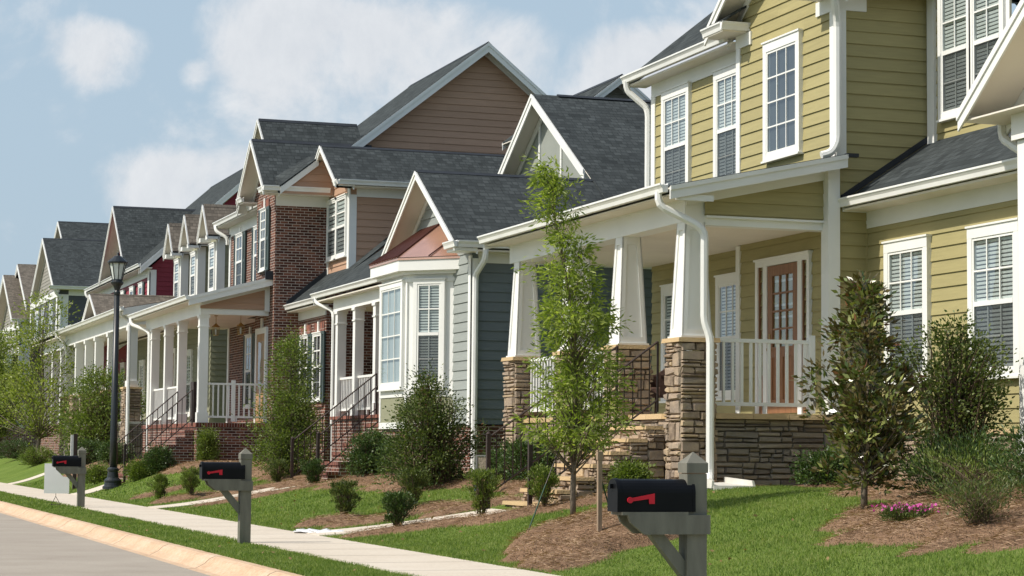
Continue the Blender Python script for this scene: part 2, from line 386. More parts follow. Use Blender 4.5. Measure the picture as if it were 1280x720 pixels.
def clip_band(poly, z0, z1):
    def cut(P, z, keep_above):
        out = []
        for i in range(len(P)):
            a, b = P[i], P[(i+1) % len(P)]
            ina = (a[1] >= z) if keep_above else (a[1] <= z); inb = (b[1] >= z) if keep_above else (b[1] <= z)
            if ina: out.append(a)
            if ina != inb:
                t = (z-a[1])/(b[1]-a[1]); out.append((a[0]+(b[0]-a[0])*t, z))
        return out
    return cut(cut(poly, z0, True), z1, False)
EXPO = .178
def siding(root, F, poly, mat, name='wall', seed=0):
    """lapped boards over a convex (u,z) polygon; real overlaps"""
    mb = MB(); zs = [p[1] for p in poly]; zmin = math.floor(min(zs)/EXPO)*EXPO; z = zmin
    r = random.Random(seed+int(abs(zmin)*97))
    out = .02
    while z < max(zs)-1e-4:
        P = clip_band(poly, z, z+EXPO)
        us = [p[0] for p in P] if P else [0]; cuts = [min(us), max(us)]
        if cuts[1]-cuts[0] > 3.2:
            t = cuts[0]+r.uniform(.6, 3.4)
            while t < cuts[1]-.4: cuts.insert(-1, t); t += 3.66
        full = P
        for ca, cb in zip(cuts[:-1], cuts[1:]):
          P = full
          if len(cuts) > 2:
            sw = clip_band([(q[1], q[0]) for q in full], ca-(0 if ca != cuts[0] else 1e-6), cb+(0 if cb != cuts[-1] else 1e-6)); P = [(q[1], q[0]) for q in sw]
          if len(P) >= 3:
            off = lambda q: out*(1-(q-z)/EXPO)+.002
            mb_i = len(mb.v)
            us = [p[0] for p in P]; u0, u1 = min(us), max(us)
            face = [F(p[0], off(p[1]), p[1]) for p in P]
            mb.ngon(face)
            # butt edge underneath, welded to the face so that a board is one island
            zl = min(p[1] for p in P); low = [k for k, p in enumerate(P) if abs(p[1]-zl) < 1e-6]
            if len(low) >= 2:
                a, b = low[0], low[-1]
                i = len(mb.v); mb.v += [F(P[a][0], -.005, zl), F(P[b][0], -.005, zl)]
                mb.f.append([mb_i+a, mb_i+b, i+1, i]); mb.uv += [(0, 0)]*4
        z += EXPO
    return mb.build(name, mat, root)
def flat(root, F, poly, mat, name='wall', n=0.):
    mb = MB(); mb.ngon([F(u, n, z) for u, z in poly]); return mb.build(name, mat, root)
def rect(u0, u1, z0, z1): return [(u0, z0), (u1, z0), (u1, z1), (u0, z1)]
def bx(root, F, specs, mat, name):
    if len(specs) > 1 and name not in ('battens',):
        for q in specs: o = bx(root, F, [q], mat, name)
        return o
    mb = MB()
    for q in specs: mb.box(*q, F=F)
    return mb.build(name, mat, root)

def stones(mb, F, u0, u1, z0, z1, seed, big=1., pro=.0):
    """irregular ledge stone: chunks laid in loose bands, some split into thin layers"""
    r = random.Random(seed)
    def stone(a0, a1, b0, b1):
        g = .004; d = pro+r.uniform(.010, .05); c = min(.014, (b1-b0)*.22)
        a0, a1, b0, b1 = a0+g, a1-g, b0+g, b1-g; q = min(.018, (b1-b0)*.2); j = lambda: r.uniform(-q, q); k = lambda: r.uniform(-.008, .008)
        lo = [F(a0+k(), -.01, b0+j()*.4), F(a1+k(), -.01, b0+j()*.4), F(a1+k(), -.01, b1+j()*.4), F(a0+k(), -.01, b1+j()*.4)]
        hi = [F(a0+c+k(), d+k(), b0+c+j()), F(a1-c+k(), d+k(), b0+c+j()), F(a1-c+k(), d+k(), b1-c+j()), F(a0+c+k(), d+k(), b1-c+j())]
        mb.welded_box(lo+hi)
    z = z0
    while z < z1-.015:
        h = min(r.choice((.10, .15, .19, .23, .27))*big, z1-z)
        if z1-(z+h) < .07: h = z1-z
        u = u0
        while u < u1-.01:
            w = min(r.uniform(.14, .52)*big, u1-u)
            if u1-(u+w) < .09: w = u1-u
            m = r.random()
            if h < .07 or m < (.24 if h*w < .045 else .07): stone(u, u+w, z, z+h)
            else:
                n = 2 if (m < .62 or h < .13) else 3; cuts = [0]+sorted((i+r.uniform(-.22, .22))/n for i in range(1, n))+[1]
                for i in range(n):
                    zz0, zz1 = z+h*cuts[i], z+h*cuts[i+1]
                    if w > .2 and r.random() < .45:
                        t = u+w*r.uniform(.3, .7); stone(u, t, zz0, zz1); stone(t, u+w, zz0, zz1)
                    else: stone(u, u+w, zz0, zz1)
            u += w
        z += h
def stone_wall(root, F, u0, u1, z0, z1, seed, name='stone_base', mat='stone', cap=None, big=1.):
    mb = MB(); stones(mb, F, u0, u1, z0, z1, seed, big); return mb.build(name, M[mat], root)
def stone_pier(root, x0, x1, y0, y1, z0, z1, seed, parent=None, name='stone_pier'):
    mb = MB()
    stones(mb, FX(x0), y0, y1, z0, z1, seed); stones(mb, FO((x1, 0, 0), (0, 1, 0), (1, 0, 0)), y0, y1, z0, z1, seed+1)
    stones(mb, FY(y0), x0, x1, z0, z1, seed+2); stones(mb, FO((0, y1, 0), (1, 0, 0), (0, 1, 0)), x0, x1, z0, z1, seed+3)
    ob = mb.build(name, M['stone'], parent or root)
    c = MB(); k = .055
    c.solid([V((x0-k, y0-k, z1)), V((x1+k, y0-k, z1)), V((x1+k, y1+k, z1)), V((x0-k, y1+k, z1))],
            [V((x0-k+.01, y0-k+.01, z1+.06)), V((x1+k-.01, y0-k+.01, z1+.06)), V((x1+k-.01, y1+k-.01, z1+.06)), V((x0-k+.01, y1+k-.01, z1+.06))])
    c.build('cap_stone', M['cap'], ob); return ob

def window(root, F, u0, u1, z0, z1, cols=3, rows=2, kind='double', casing=.11, head=.05, blinds=True, far=False, flip=False, glassm=None):
    """u0..u1, z0..z1 = outside of the casing"""
    fr = MB(); c = casing; F0 = F; F = lambda u, n, z: F0(u, n+(.023 if n > .0005 else .0), z)
    B = lambda u0_, u1_, n0, n1, z0_, z1_: fr.box(u0_, u1_, n0, n1, z0_, z1_, F=F)
    B(u0, u0+c, .0, .055, z0, z1-c-head); B(u1-c, u1, .0, .055, z0, z1-c-head)
    B(u0-.0, u1+.0, .0, .057, z1-c-head, z1-.025); B(u0-.02, u1+.02, .0, .075, z1-.025, z1)
    B(u0+c, u1-c, .0, .052, z0, z0+c*.8); B(u0-.015, u1+.015, .0, .08, z0-.03, z0)
    a0, a1, b0, b1 = u0+c, u1-c, z0+c*.8, z1-c-head
    s = .035 if not far else .045
    B(a0, a0+s, .0, .045, b0, b1); B(a1-s, a1, .0, .045, b0, b1); B(a0+s, a1-s, .0, .045, b1-s, b1); B(a0+s, a1-s, .0, .045, b0, b0+s)
    mid = (b0+b1)/2; m = .011 if not far else .016
    if kind == 'double': B(a0+s, a1-s, .0, .05, mid-.03, mid+.03)
    p0, p1 = a0+s, a1-s
    def lights(zz0, zz1, r, n0, n1):
        for k in range(1, cols):
            u = p0+(p1-p0)*k/cols; B(u-m, u+m, n0, n1, zz0, zz1)
        for k in range(1, r):
            z = zz0+(zz1-zz0)*k/r; B(p0, p1, n0, n1+.001, z-m, z+m)
    if kind == 'double':
        lights(mid+.03, b1-s, rows, .026, .042); lights(b0+s, mid-.03, rows, .018, .03)
    else: lights(b0+s, b1-s, rows, .026, .042)
    w = fr.build('window', M['white'], root)
    # panes
    g = MB()
    lo = mid+.03 if kind == 'double' else b0+s
    g.ngon([F(p0, .034, lo), F(p1, .034, lo), F(p1, .034, b1-s), F(p0, .034, b1-s)])
    if kind == 'double': g.ngon([F(p0, .031, b0+s), F(p1, .031, b0+s), F(p1, .031, mid-.03), F(p0, .031, mid-.03)])
    g.build('pane', M['glass'], w)
    bk = MB(); bk.ngon([F(p0, .001, b0+s), F(p1, .001, b0+s), F(p1, .001, b1-s), F(p0, .001, b1-s)])
    if blinds == 'curtain':
        bk.build('curtain', M['curtain'], w)
    else: bk.build('interior', M['inside'], w)
    if blinds is True:
        bl = MB(); z = b0+s+.01; st = .052 if not far else .1
        e = (p1-p0)*.0
        while z < b1-s-.03:
            zz = z; bl.ngon([F(p0+.006, .003, zz), F(p1-.006, .003, zz), F(p1-.006, .013, zz+st*.62), F(p0+.006, .013, zz+st*.62)]); z += st
        bl.build('blind', M['blind'], w)
    if kind == 'double':
        sm = MB(); sm.ngon([F(p0, .044, b0+s), F(p1, .044, b0+s), F(p1, .044, mid-.03), F(p0, .044, mid-.03)])
        sm.build('insect_screen', M['screen'], w)
    return w
def shutters(root, F, u0, u1, z0, z1, w=.38, only=None):
    for side in (0, 1):
        if only is not None and side != only: continue
        a = u0-w-.01 if side == 0 else u1+.01
        mb = MB(); mb.box(a, a+w, .02, .045, z0, z1, F=F)
        for q in (z0, (z0+z1)/2-.04, z1-.08): mb.box(a-.004, a+w+.004, .045, .062, q, q+.08, F=F)
        mb.box(a, a+.05, .045, .06, z0+.08, z1-.08, F=F); mb.box(a+w-.05, a+w, .045, .06, z0+.08, z1-.08, F=F)
        z = z0+.1
        while z < z1-.12:
            if abs(z-(z0+z1)/2) > .06: mb.ngon([F(a+.05, .046, z), F(a+w-.05, .046, z), F(a+w-.05, .057, z+.04), F(a+.05, .057, z+.04)])
            z += .05
        mb.build('shutter', M['shutter'], root)

def roofplane(root, pts, mat='roof', th=.035, name='roof'):
    mb = MB(); mb.prism(pts, (0, 0, -th)); return mb.build(name, M[mat], root)
def soffit_under(mb, pts, th=.035, t2=.02):
    mb.prism([V(p)-V((0, 0, th+.002)) for p in pts], (0, 0, -t2))
def gutter(root, a, b, out, name='gutter', h=.12, d=.12):
    """K-style gutter; a-b is the top back edge, out = outward direction"""
    a = V(a); b = V(b); o = V(out).normalized()
    pr = [(0, 0), (0, -h), (d*.62, -h), (d*.72, -h*.55), (d*.95, -h*.22), (d, -h*.2), (d, 0), (d-.012, 0), (d-.012, -h*.16), (.01, -h*.16)]
    mb = MB(); mb.solid([a+o*p+V((0, 0, q)) for p, q in pr], [b+o*p+V((0, 0, q)) for p, q in pr])
    return mb.build(name, M['gutter'], root)
def downspout(root, path, r=.042, name='downspout'):
    P = [V(p) for p in path]; Q = [P[0]]
    for k in range(1, len(P)-1):
        u = (P[k-1]-P[k]).normalized(); w = (P[k+1]-P[k]).normalized(); d = min(.09, (P[k-1]-P[k]).length*.4, (P[k+1]-P[k]).length*.4)
        Q += [P[k]+u*d, P[k]+u*d*.3+w*d*.3, P[k]+w*d]
    Q.append(P[-1]); mb = MB()
    # rectangular spout as a 4-sided tube with softened corners
    mb.tube(Q, r*1.15, 8); return mb.build(name, M['gutter'], root, smooth=False)

def cross_gable(root, x0, x1, yc, hw, ze, slope, mat='roof', rake=.17, xb=None, left=True, right=True, soff='cream', hl=None, rclip=None):
    """ridge runs back from the street; x0 front edge, x1 back end"""
    zr = ze+slope*hw; sf = MB()
    sides = []
    if right: sides.append((-1, hw, ze))
    if left: sides.append((1, hl or hw, zr-slope*(hl or hw)))
    for s, w, z in sides:
        rb = MB()
        pts = [V((x0, yc+s*w, z)), V((x1, yc+s*w, z)), V((x1, yc, zr)), V((x0, yc, zr))]
        roofplane(root, pts, mat)
        soffit_under(sf, pts)
        yy = rclip if (rclip and s < 0) else yc+s*w
        a = V((x0-.001, yy, zr-slope*abs(yy-yc)-.03)); b = V((x0-.001, yc, zr-.03))
        rb.board(a, b, rake, (-.028, 0, 0)); rb.board(a+V((-.028, 0, .018)), b+V((-.028, 0, .018)), rake*.45, (-.02, 0, 0))
        if xb:  # frieze board on the wall under the soffit
            n = .035; f = V((xb-n, 0, 0))
            rb.board(V((xb-n, yc+s*w, z-.065)), V((xb-n, yc, zr-.065)), rake*1.0, (.03, 0, 0))
        rb.build('rake_board', M['white'], root)
    sf.build('soffit', M[soff], root)
    cp = MB(); cp.board(V((x0, yc-.09, zr-.02)), V((x0, yc+.09, zr-.02)), .05, (x1-x0, 0, 0))
    rc = MB(); q = .085
    rc.solid([V((x0, yc-q, zr-slope*q+.012)), V((x0, yc, zr+.018)), V((x0, yc+q, zr-slope*q+.012)), V((x0, yc, zr-.03))],
             [V((x1, yc-q, zr-slope*q+.012)), V((x1, yc, zr+.018)), V((x1, yc+q, zr-slope*q+.012)), V((x1, yc, zr-.03))])
    rc.build('ridge_cap', M['flash' if mat == 'roof' else mat], root)
    return zr
def side_gable(root, xf, xr, zr, slope, y0, y1, mat='roof', rake=.22, yb=None, xback=None, rake2=True):
    """ridge runs along the street; near rake at y0"""
    ze = zr-slope*(xr-xf); xk = xback or (2*xr-xf); zk = zr-slope*(xk-xr); sf = MB(); rb = MB()
    for xe, z in ((xf, ze), (xk, zk)):
        pts = [V((xe, y0, z)), V((xe, y1, z)), V((xr, y1, zr)), V((xr, y0, zr))]
        roofplane(root, pts, mat); soffit_under(sf, pts)
        for yy, sgn in ((y0, -1), (y1, 1)):
            a = V((xe, yy, z-.03)); b = V((xr, yy, zr-.03))
            rb.board(a, b, rake, (0, sgn*.028, 0)); rb.board(a+V((0, sgn*.028, .018)), b+V((0, sgn*.028, .018)), rake*.4, (0, sgn*.02, 0))
        if yb is not None:
            rb.board(V((xe, yb-.035, z-.065)), V((xr, yb-.035, zr-.065)), rake*.9, (0, .03, 0))
    sf.build('soffit', M['cream'], root); rb.build('rake_board', M['white'], root)
    rc = MB(); q = .1
    rc.solid([V((xr-q, y0, zr-slope*q+.012)), V((xr, y0, zr+.02)), V((xr+q, y0, zr-slope*q+.012)), V((xr, y0, zr-.03))],
             [V((xr-q, y1, zr-slope*q+.012)), V((xr, y1, zr+.02)), V((xr+q, y1, zr-slope*q+.012)), V((xr, y1, zr-.03))])
    rc.build('ridge_cap', M['flash'], root)
def railing(root, F, u0, u1, zb, zt, post=(), sp=.13, name='porch_railing', n=0.):
    mb = MB()
    mb.box(u0, u1, n-.03, n+.03, zt-.05, zt, F=F); mb.box(u0, u1, n-.022, n+.022, zb, zb+.05, F=F)
    k = max(1, int(abs(u1-u0)/sp))
    for i in range(1, k):
        u = u0+(u1-u0)*i/k; mb.box(u-.018, u+.018, n-.018, n+.018, zb+.05, zt-.05, F=F)
    for p in post: mb.box(p-.045, p+.045, n-.045, n+.045, zb-.09, zt+.07, F=F)
    mid = (u0+u1)/2; mb.box(mid-.02, mid+.02, n-.02, n+.02, zb-.1, zb, F=F)
    return mb.build(name, M['white'], root)
def square_column(root, x, y, z0, z1, w=.2, name='column'):
    mb = MB()
    b = lambda hw, a, c: mb.box(x-hw, x+hw, y-hw, y+hw, a, c)
    b(w/2, z0+.25, z1-.3); b(w/2+.028, z0, z0+.25); b(w/2+.02, z1-.3, z1-.27); b(w/2+.005, z1-.27, z1-.06); b(w/2+.03, z1-.06, z1)
    return mb.build(name, M['white'], root)
def tapered_column(root, x, y, z0, z1, wb, wt, parent=None):
    mb = MB()
    def ring(w, z, i=0): return [V((x-w/2+i, y-w/2+i, z)), V((x+w/2-i, y-w/2+i, z)), V((x+w/2-i, y+w/2-i, z)), V((x-w/2+i, y+w/2-i, z))]
    c = .02; mb.solid(ring(wb, z0, c), ring(wt, z1, c))
    # raised stiles on each face leave a sunk panel
    k = .075
    for sx, sy in ((-1, 0), (0, -1), (1, 0), (0, 1)):
        t = V((-sy, sx, 0)); n = V((sx, sy, 0))
        def P(u, d, f):   # u in -1..1 across, f 0..1 up
            w = wb+(wt-wb)*f; z = z0+(z1-z0)*f
            return V((x, y, z))+n*(w/2-c+d)+t*(u)
        hb, ht = wb/2, wt/2
        for s in (-1, 1):
            mb.solid([P(s*hb, 0, 0), P(s*(hb-k), 0, 0), P(s*(ht-k), 0, 1), P(s*ht, 0, 1)], [P(s*hb, c, 0), P(s*(hb-k), c, 0), P(s*(ht-k), c, 1), P(s*ht, c, 1)])
        for f0, f1 in ((0, .06), (.93, 1)):
            w0 = hb+(ht-hb)*f0-k; w1 = hb+(ht-hb)*f1-k
            mb.solid([P(-w0, 0, f0), P(w0, 0, f0), P(w1, 0, f1), P(-w1, 0, f1)], [P(-w0, c, f0), P(w0, c, f0), P(w1, c, f1), P(-w1, c, f1)])
    mb.box(x-wb/2-.02, x+wb/2+.02, y-wb/2-.02, y+wb/2+.02, z0-.03, z0+.0)
    return mb.build('column', M['white'], parent or root)
def iron_rail(root, a, b, h=.86, hb=.12, sp=.12, posts=True, name='stair_railing', scroll=True):
    """slanted rail from foot a to head b (points on the stair line)"""
    a = V(a); b = V(b); mb = MB(); d = b-a; L = math.hypot(d.x, d.y); z = V((0, 0, 1))
    mb.tube([a+z*h, b+z*h], .017, 6); mb.tube([a+z*hb, b+z*hb], .014, 6)
    k = max(2, int(L/sp))
    for i in range(k+1):
        p = a+d*i/k; mb.tube([p+z*hb, p+z*h], .0095, 5)
    if posts:
        mb.box(b.x-.012, b.x+.012, b.y-.012, b.y+.012, b.z-.05, b.z+h); p = a
        mb.box(p.x-.028, p.x+.028, p.y-.028, p.y+.028, p.z-.25, p.z+h+.04); mb.lathe(p+V((0, 0, h+.04)), [(.028, 0), (.036, .015), (.02, .04), (.005, .05)], 8)
    return mb.build(name, M['iron'], root)
def wall_back(root, y0, y1, xf, xb, z0, z1, mat):
    """the plain rear and far walls nobody sees from the street side"""
    mb = MB(); mb.ngon([V((xb, y0, z0)), V((xb, y1, z0)), V((xb, y1, z1)), V((xb, y0, z1))]); mb.build('rear_wall', M[mat], root)
    mb = MB(); mb.ngon([V((xf, y1, z0)), V((xb, y1, z0)), V((xb, y1, z1)), V((xf, y1, z1))]); mb.build('far_wall', M[mat], root)

# ------------------------------------------------------------------ ground
def H(x, y=0):
    """lawn height: rises from the sidewalk to the houses, more steeply in front of the brick house"""
    q = np.clip((np.asarray(y, dtype=float)-44)/8, 0, 1); L = 4.8-2.4*q*q*(3-2*q)
    t = np.clip((np.asarray(x, dtype=float)-7.2)/L, 0, 1)
    return .74*(t*t*(3-2*t)*.5+t*.5)
def Hf(x, y=0): return float(H(x, y))

# mulch beds: (cx, cy, rx, ry, rot, mound height)
BEDS = [(8.75, 22.75, 1.0, 1.7, -.45, .24), (7.75, 21.2, .45, .8, -.3, .05),
        (11.2, 18.0, 1.6, 2.6, -.12, .1), (12.6, 21.3, 1.0, 2.6, 0, .08), (13.9, 26.0, .8, 1.6, 0, .05), (12.2, 15, 1.9, 2.5, 0, .1), (11.7, 26.85, 1.1, .22, 0, .03),
        (9.4, 27.55, .8, .42, -.2, .05), (10.6, 27.2, 1.1, .35, 0, .05),
        (8.3, 28.35, 1.0, .36, -.45, .05), (9.2, 31.2, .7, .75, 0, .05), (9.6, 29.9, .9, .5, 0, .05), (8.4, 30.9, .9, .5, -.3, .04), (11.1, 31.6, .6, 2.2, 0, .06), (11.3, 34.5, .7, 1.8, 0, .06),
        (8.0, 31.9, .65, .38, .2, .08),
        (11.1, 37.0, 1.2, 3.0, 0, .08), (10.9, 40.4, 1.1, 1.6, .2, .08), (10.2, 43.6, .7, 1.3, 0, .05), (9.0, 41.9, 1.5, .4, -.1, .04),
        (8.2, 45.4, .95, .62, .3, .06), (8.2, 48.3, .7, .45, 0, .05), (9.3, 44.3, 1.2, .5, 0, .05), (10.9, 47.5, 1.0, 3.3, 0, .08), (10.4, 52.0, 1.5, 1.6, 0, .1), (9.2, 58.5, .9, 2.8, 0, .06),
        (9.3, 64.5, 1.1, 2.6, 0, .08), (8.7, 74, 1.1, 3.4, 0, .1), (8.8, 82, 1.1, 2.2, 0, .12), (8.9, 92, 1.2, 5, 0, .1)]
BEDS = [(a, b, c*(.85 if 29 < b < 50 else 1), d*(.85 if 29 < b < 50 else .95), e, f) for a, b, c, d, e, f in BEDS]
def bedval(x, y):
    """>0 inside a bed; value is a soft 0..1 ramp times mound"""
    x = np.asarray(x, float); y = np.asarray(y, float)
    inside = np.zeros(np.broadcast(x, y).shape, bool); hh = np.zeros(np.broadcast(x, y).shape)
    wob = .10*np.sin(x*5.3+y*3.1)+.07*np.sin(y*7.7-x*2.3)
    for cx, cy, rx, ry, rot, m in BEDS:
        c, s = math.cos(rot), math.sin(rot); u = (x-cx)*c+(y-cy)*s; v = -(x-cx)*s+(y-cy)*c
        d = 1-np.sqrt((u/rx)**2+(v/ry)**2)+wob
        i = (d > 0) & (x > 7.22); inside |= i
        hh = np.maximum(hh, np.where(i, (np.clip(d*1.7, 0, 1)**.6)*m+.025*np.clip(d*8, 0, 1), 0))
    return inside, hh
def gz(x, y):
    i, hh = bedval(np.array([x]), np.array([y])); return Hf(x, y)+float(hh[0])

def build_ground():
    mb = MB(); mb.box(-2500, 2500, -1500, 3500, -.5, -.22); struct(mb.build('ground', M['earth']))
    mb = MB(); mb.box(-5.2, 4.42, -40, 400, -.21, -.13); struct(mb.build('road', M['asphalt']))
    # rolled kerb with gutter pan, cast in lengths
    for sgn, nm in ((1, 'kerb'), (-1, 'kerb')):
        mb = MB(); y = -40
        prof = [(4.40, -.30), (4.40, -.128), (4.50, -.126), (4.60, -.075), (4.66, -.02), (4.72, .004), (4.81, .006), (4.81, -.30)]
        xo = (lambda x: x) if sgn == 1 else (lambda x: -.8-x)
        while y < 400:
            L = 3.05 if y < 80 else 40
            a = [V((xo(p), y+.009, q)) for p, q in prof]; b = [V((xo(p), y+L-.009, q)) for p, q in prof]
            mb.solid(a, b); y += L
        struct(mb.build(nm, M['kerb']))
    for nm, x0, x1 in (('verge', 4.81, 5.80), ('far_lawn', -30, -5.61)):
        mb = MB(); mb.box(x0, x1, -40, 400, -.3, -.002); struct(mb.build(nm, M['lawn']))
    mb = MB(); y = -40
    while y < 300:
        L = 1.52 if y < 90 else 30
        mb.box(5.80, 7.20, y+.008, y+L-.008, -.2, .012); y += L
    struct(mb.build('sidewalk', M['walk']))
    # lawn and beds as one height field split by material
    def grid(x0, x1, y0, y1, st, stx=None):
        stx = stx or st
        xs = np.arange(x0, x1+1e-6, stx); ys = np.arange(y0, y1+1e-6, st); X, Y = np.meshgrid(xs, ys)
        ins, hh = bedval(X, Y); Z = H(X, Y)+hh
        return xs, ys, X, Y, Z, ins
    xs, ys, X, Y, Z, ins = grid(7.2, 15.2, 12, 68, .1)
    P = np.stack([X, Y, Z], -1); nx = len(xs)
    cell = ins[:-1, :-1] & ins[1:, :-1] & ins[:-1, 1:] & ins[1:, 1:]
    anyc = ins[:-1, :-1] | ins[1:, :-1] | ins[:-1, 1:] | ins[1:, 1:]
    iy, ix = np.meshgrid(np.arange(len(ys)-1), np.arange(nx-1), indexing='ij')
    idx = iy*nx+ix
    for nm, msk, mt in (('lawn', ~anyc, 'lawn'), ('mulch_beds', anyc, 'mulch')):
        f = idx[msk]; faces = np.stack([f, f+1, f+1+nx, f+nx], -1)
        used, inv = np.unique(faces, return_inverse=True)
        me = bpy.data.meshes.new(nm); me.from_pydata(P.reshape(-1, 3)[used].tolist(), [], inv.reshape(-1, 4).tolist()); me.materials.append(M[mt])
        me.polygons.foreach_set('use_smooth', [True]*len(me.polygons))
        o = bpy.data.objects.new(nm, me); C.objects.link(o); struct(o)
    def slab(nm, x0, x1, y0, y1, mt):
        mb = MB(); xx = [x0+(x1-x0)*i/16 for i in range(17)]
        for a, b in zip(xx[:-1], xx[1:]):
            mb.ngon([V((a, y0, Hf(a, y0))), V((b, y0, Hf(b, y0))), V((b, y1, Hf(b, y0))), V((a, y1, Hf(a, y0)))])
        struct(mb.build(nm, M[mt]))
    slab('lawn', 7.2, 15.2, -40, 12, 'lawn'); slab('lawn', 7.2, 15.2, 68, 400, 'lawn'); slab('lawn', 15.2, 60, -40, 400, 'lawn')
    # garden paths from the sidewalk to the steps
    for (ya0, ya1, yb0, yb1, x1) in PATHS:
        mb = MB(); n = 8; xx = [7.2+(x1-7.2)*i/n for i in range(n+1)]
        lo = lambda x: ya0+(yb0-ya0)*(x-7.2)/(x1-7.2)
        hi = lambda x: ya1+(yb1-ya1)*(x-7.2)/(x1-7.2)
        for a, b in zip(xx[:-1], xx[1:]):
            ga, gb = Hf(a, ya0), Hf(b, ya0)
            mb.solid([V((a, lo(a), ga-.1)), V((b, lo(b), gb-.1)), V((b, hi(b), gb-.1)), V((a, hi(a), ga-.1))],
                     [V((a, lo(a), ga+.02)), V((b, lo(b), gb+.02)), V((b, hi(b), gb+.02)), V((a, hi(a), ga+.02))])
        struct(mb.build('path', M['walk']))
PATHS = [(29.35, 30.5, 27.9, 29.1, 9.6), (42.55, 43.75, 42.55, 43.75, 10.3), (54.1, 55.7, 54.1, 55.7, 8.2), (69.6, 71, 69.6, 71, 8.6)]
def onpath(x, y):
    r = np.zeros(x.shape, bool)
    for ya0, ya1, yb0, yb1, x1 in PATHS:
        t = np.clip((x-7.2)/(x1-7.2), 0, 1); r |= (y > ya0+(yb0-ya0)*t-.02) & (y < ya1+(yb1-ya1)*t+.02) & (x < x1+2)
    return r
def blades(x, y, z, h, w, lean, rng):
    n = len(x); a = rng.uniform(0, 2*np.pi, n); b = rng.uniform(0, 2*np.pi, n)
    dx, dy = np.cos(a)*w/2, np.sin(a)*w/2; l = rng.uniform(0, lean, n)*h
    v = np.empty((n, 3, 3)); v[:, 0] = np.stack([x-dx, y-dy, z-.004], -1); v[:, 1] = np.stack([x+dx, y+dy, z-.004], -1)
    v[:, 2] = np.stack([x+np.cos(b)*l, y+np.sin(b)*l, z+h], -1); return v.reshape(-1, 3)
def build_grass():
    rng = np.random.default_rng(3); out = []
    def area(x0, x1, y0, y1, dens, h0, h1, w, lawn=True):
        n = int((x1-x0)*(y1-y0)*dens); x = rng.uniform(x0, x1, n); y = rng.uniform(y0, y1, n)
        z = H(x, y)
        if lawn:
            ins, hh = bedval(x, y); k = (~ins) & ~onpath(x, y)
            k &= ~((x > 11.3) & (y > 27.0) & (y < 36)) & ~((x > 14.4) & (y < 27)) & ~((x > 9.5) & (y > 27.6) & (y < 29.4))
            x, y, z = x[k], y[k], z[k]
        n = len(x); pat = .75+.25*np.sin(x*2.1+np.sin(y*1.3)*2)*np.sin(y*1.7)
        out.append(blades(x, y, z, rng.uniform(h0, h1, n)*pat, w, 1.1, rng))
    area(4.80, 5.84, 16, 26, 2600, .022, .05, .009, False); area(4.80, 5.83, 26, 42, 1500, .022, .05, .012, False); area(4.80, 5.82, 42, 70, 500, .03, .06, .02, False)
    area(7.17, 9.6, 12.5, 27, 2300, .02, .046, .009); area(9.6, 14.4, 13, 27, 1700, .02, .046, .01)
    area(7.17, 11.6, 27, 36, 1200, .03, .06, .012); area(7.17, 11.8, 36, 50, 700, .03, .06, .016); area(7.17, 11.8, 50, 68, 350, .03, .06, .022)
    o = npmesh('grass', np.concatenate(out), 3, M['grassblade']); o['kind'] = 'stuff'
    # straw needles lying on the beds
    out = []
    for x0, x1, y0, y1, dens, L, w in ((7.2, 14.4, 14, 26, 1100, .13, .006), (7.2, 12, 26, 36, 700, .14, .008), (7.2, 12, 36, 56, 300, .16, .012)):
        n = int((x1-x0)*(y1-y0)*dens); x = rng.uniform(x0, x1, n); y = rng.uniform(y0, y1, n); ins, hh = bedval(x, y)
        x, y, hh = x[ins], y[ins], hh[ins]; n = len(x); z = H(x, y)+hh+rng.uniform(0, .035, n); a = rng.uniform(0, 2*np.pi, n); l = rng.uniform(.4, 1, n)*L
        t = rng.uniform(-.3, .35, n)*l; dx, dy = np.cos(a)*l, np.sin(a)*l; px, py = -np.sin(a)*w, np.cos(a)*w
        v = np.empty((n, 3, 3)); v[:, 0] = np.stack([x, y, z], -1); v[:, 1] = np.stack([x+px, y+py, z+.004], -1); v[:, 2] = np.stack([x+dx, y+dy, z+t], -1)
        out.append(v.reshape(-1, 3))
    n = 260; x = rng.uniform(4.9, 13.5, n); y = rng.uniform(15, 40, n); k = (x < 5.8) | (x > 7.2); x, y = x[k], y[k]; n = len(x)
    ins, hh = bedval(x, y); P = np.stack([x, y, H(x, y)+hh+.035], -1); D = rng.normal(size=(n, 3)); D[:, 2] *= .25
    fl = npmesh('fallen_leaves', leaf_quads(P, D, .06, .035, rng, .2), 4, LEAF['dry']); fl['kind'] = 'stuff'
    o = npmesh('pine_straw', np.concatenate(out), 3, M['straw']); o['kind'] = 'stuff'

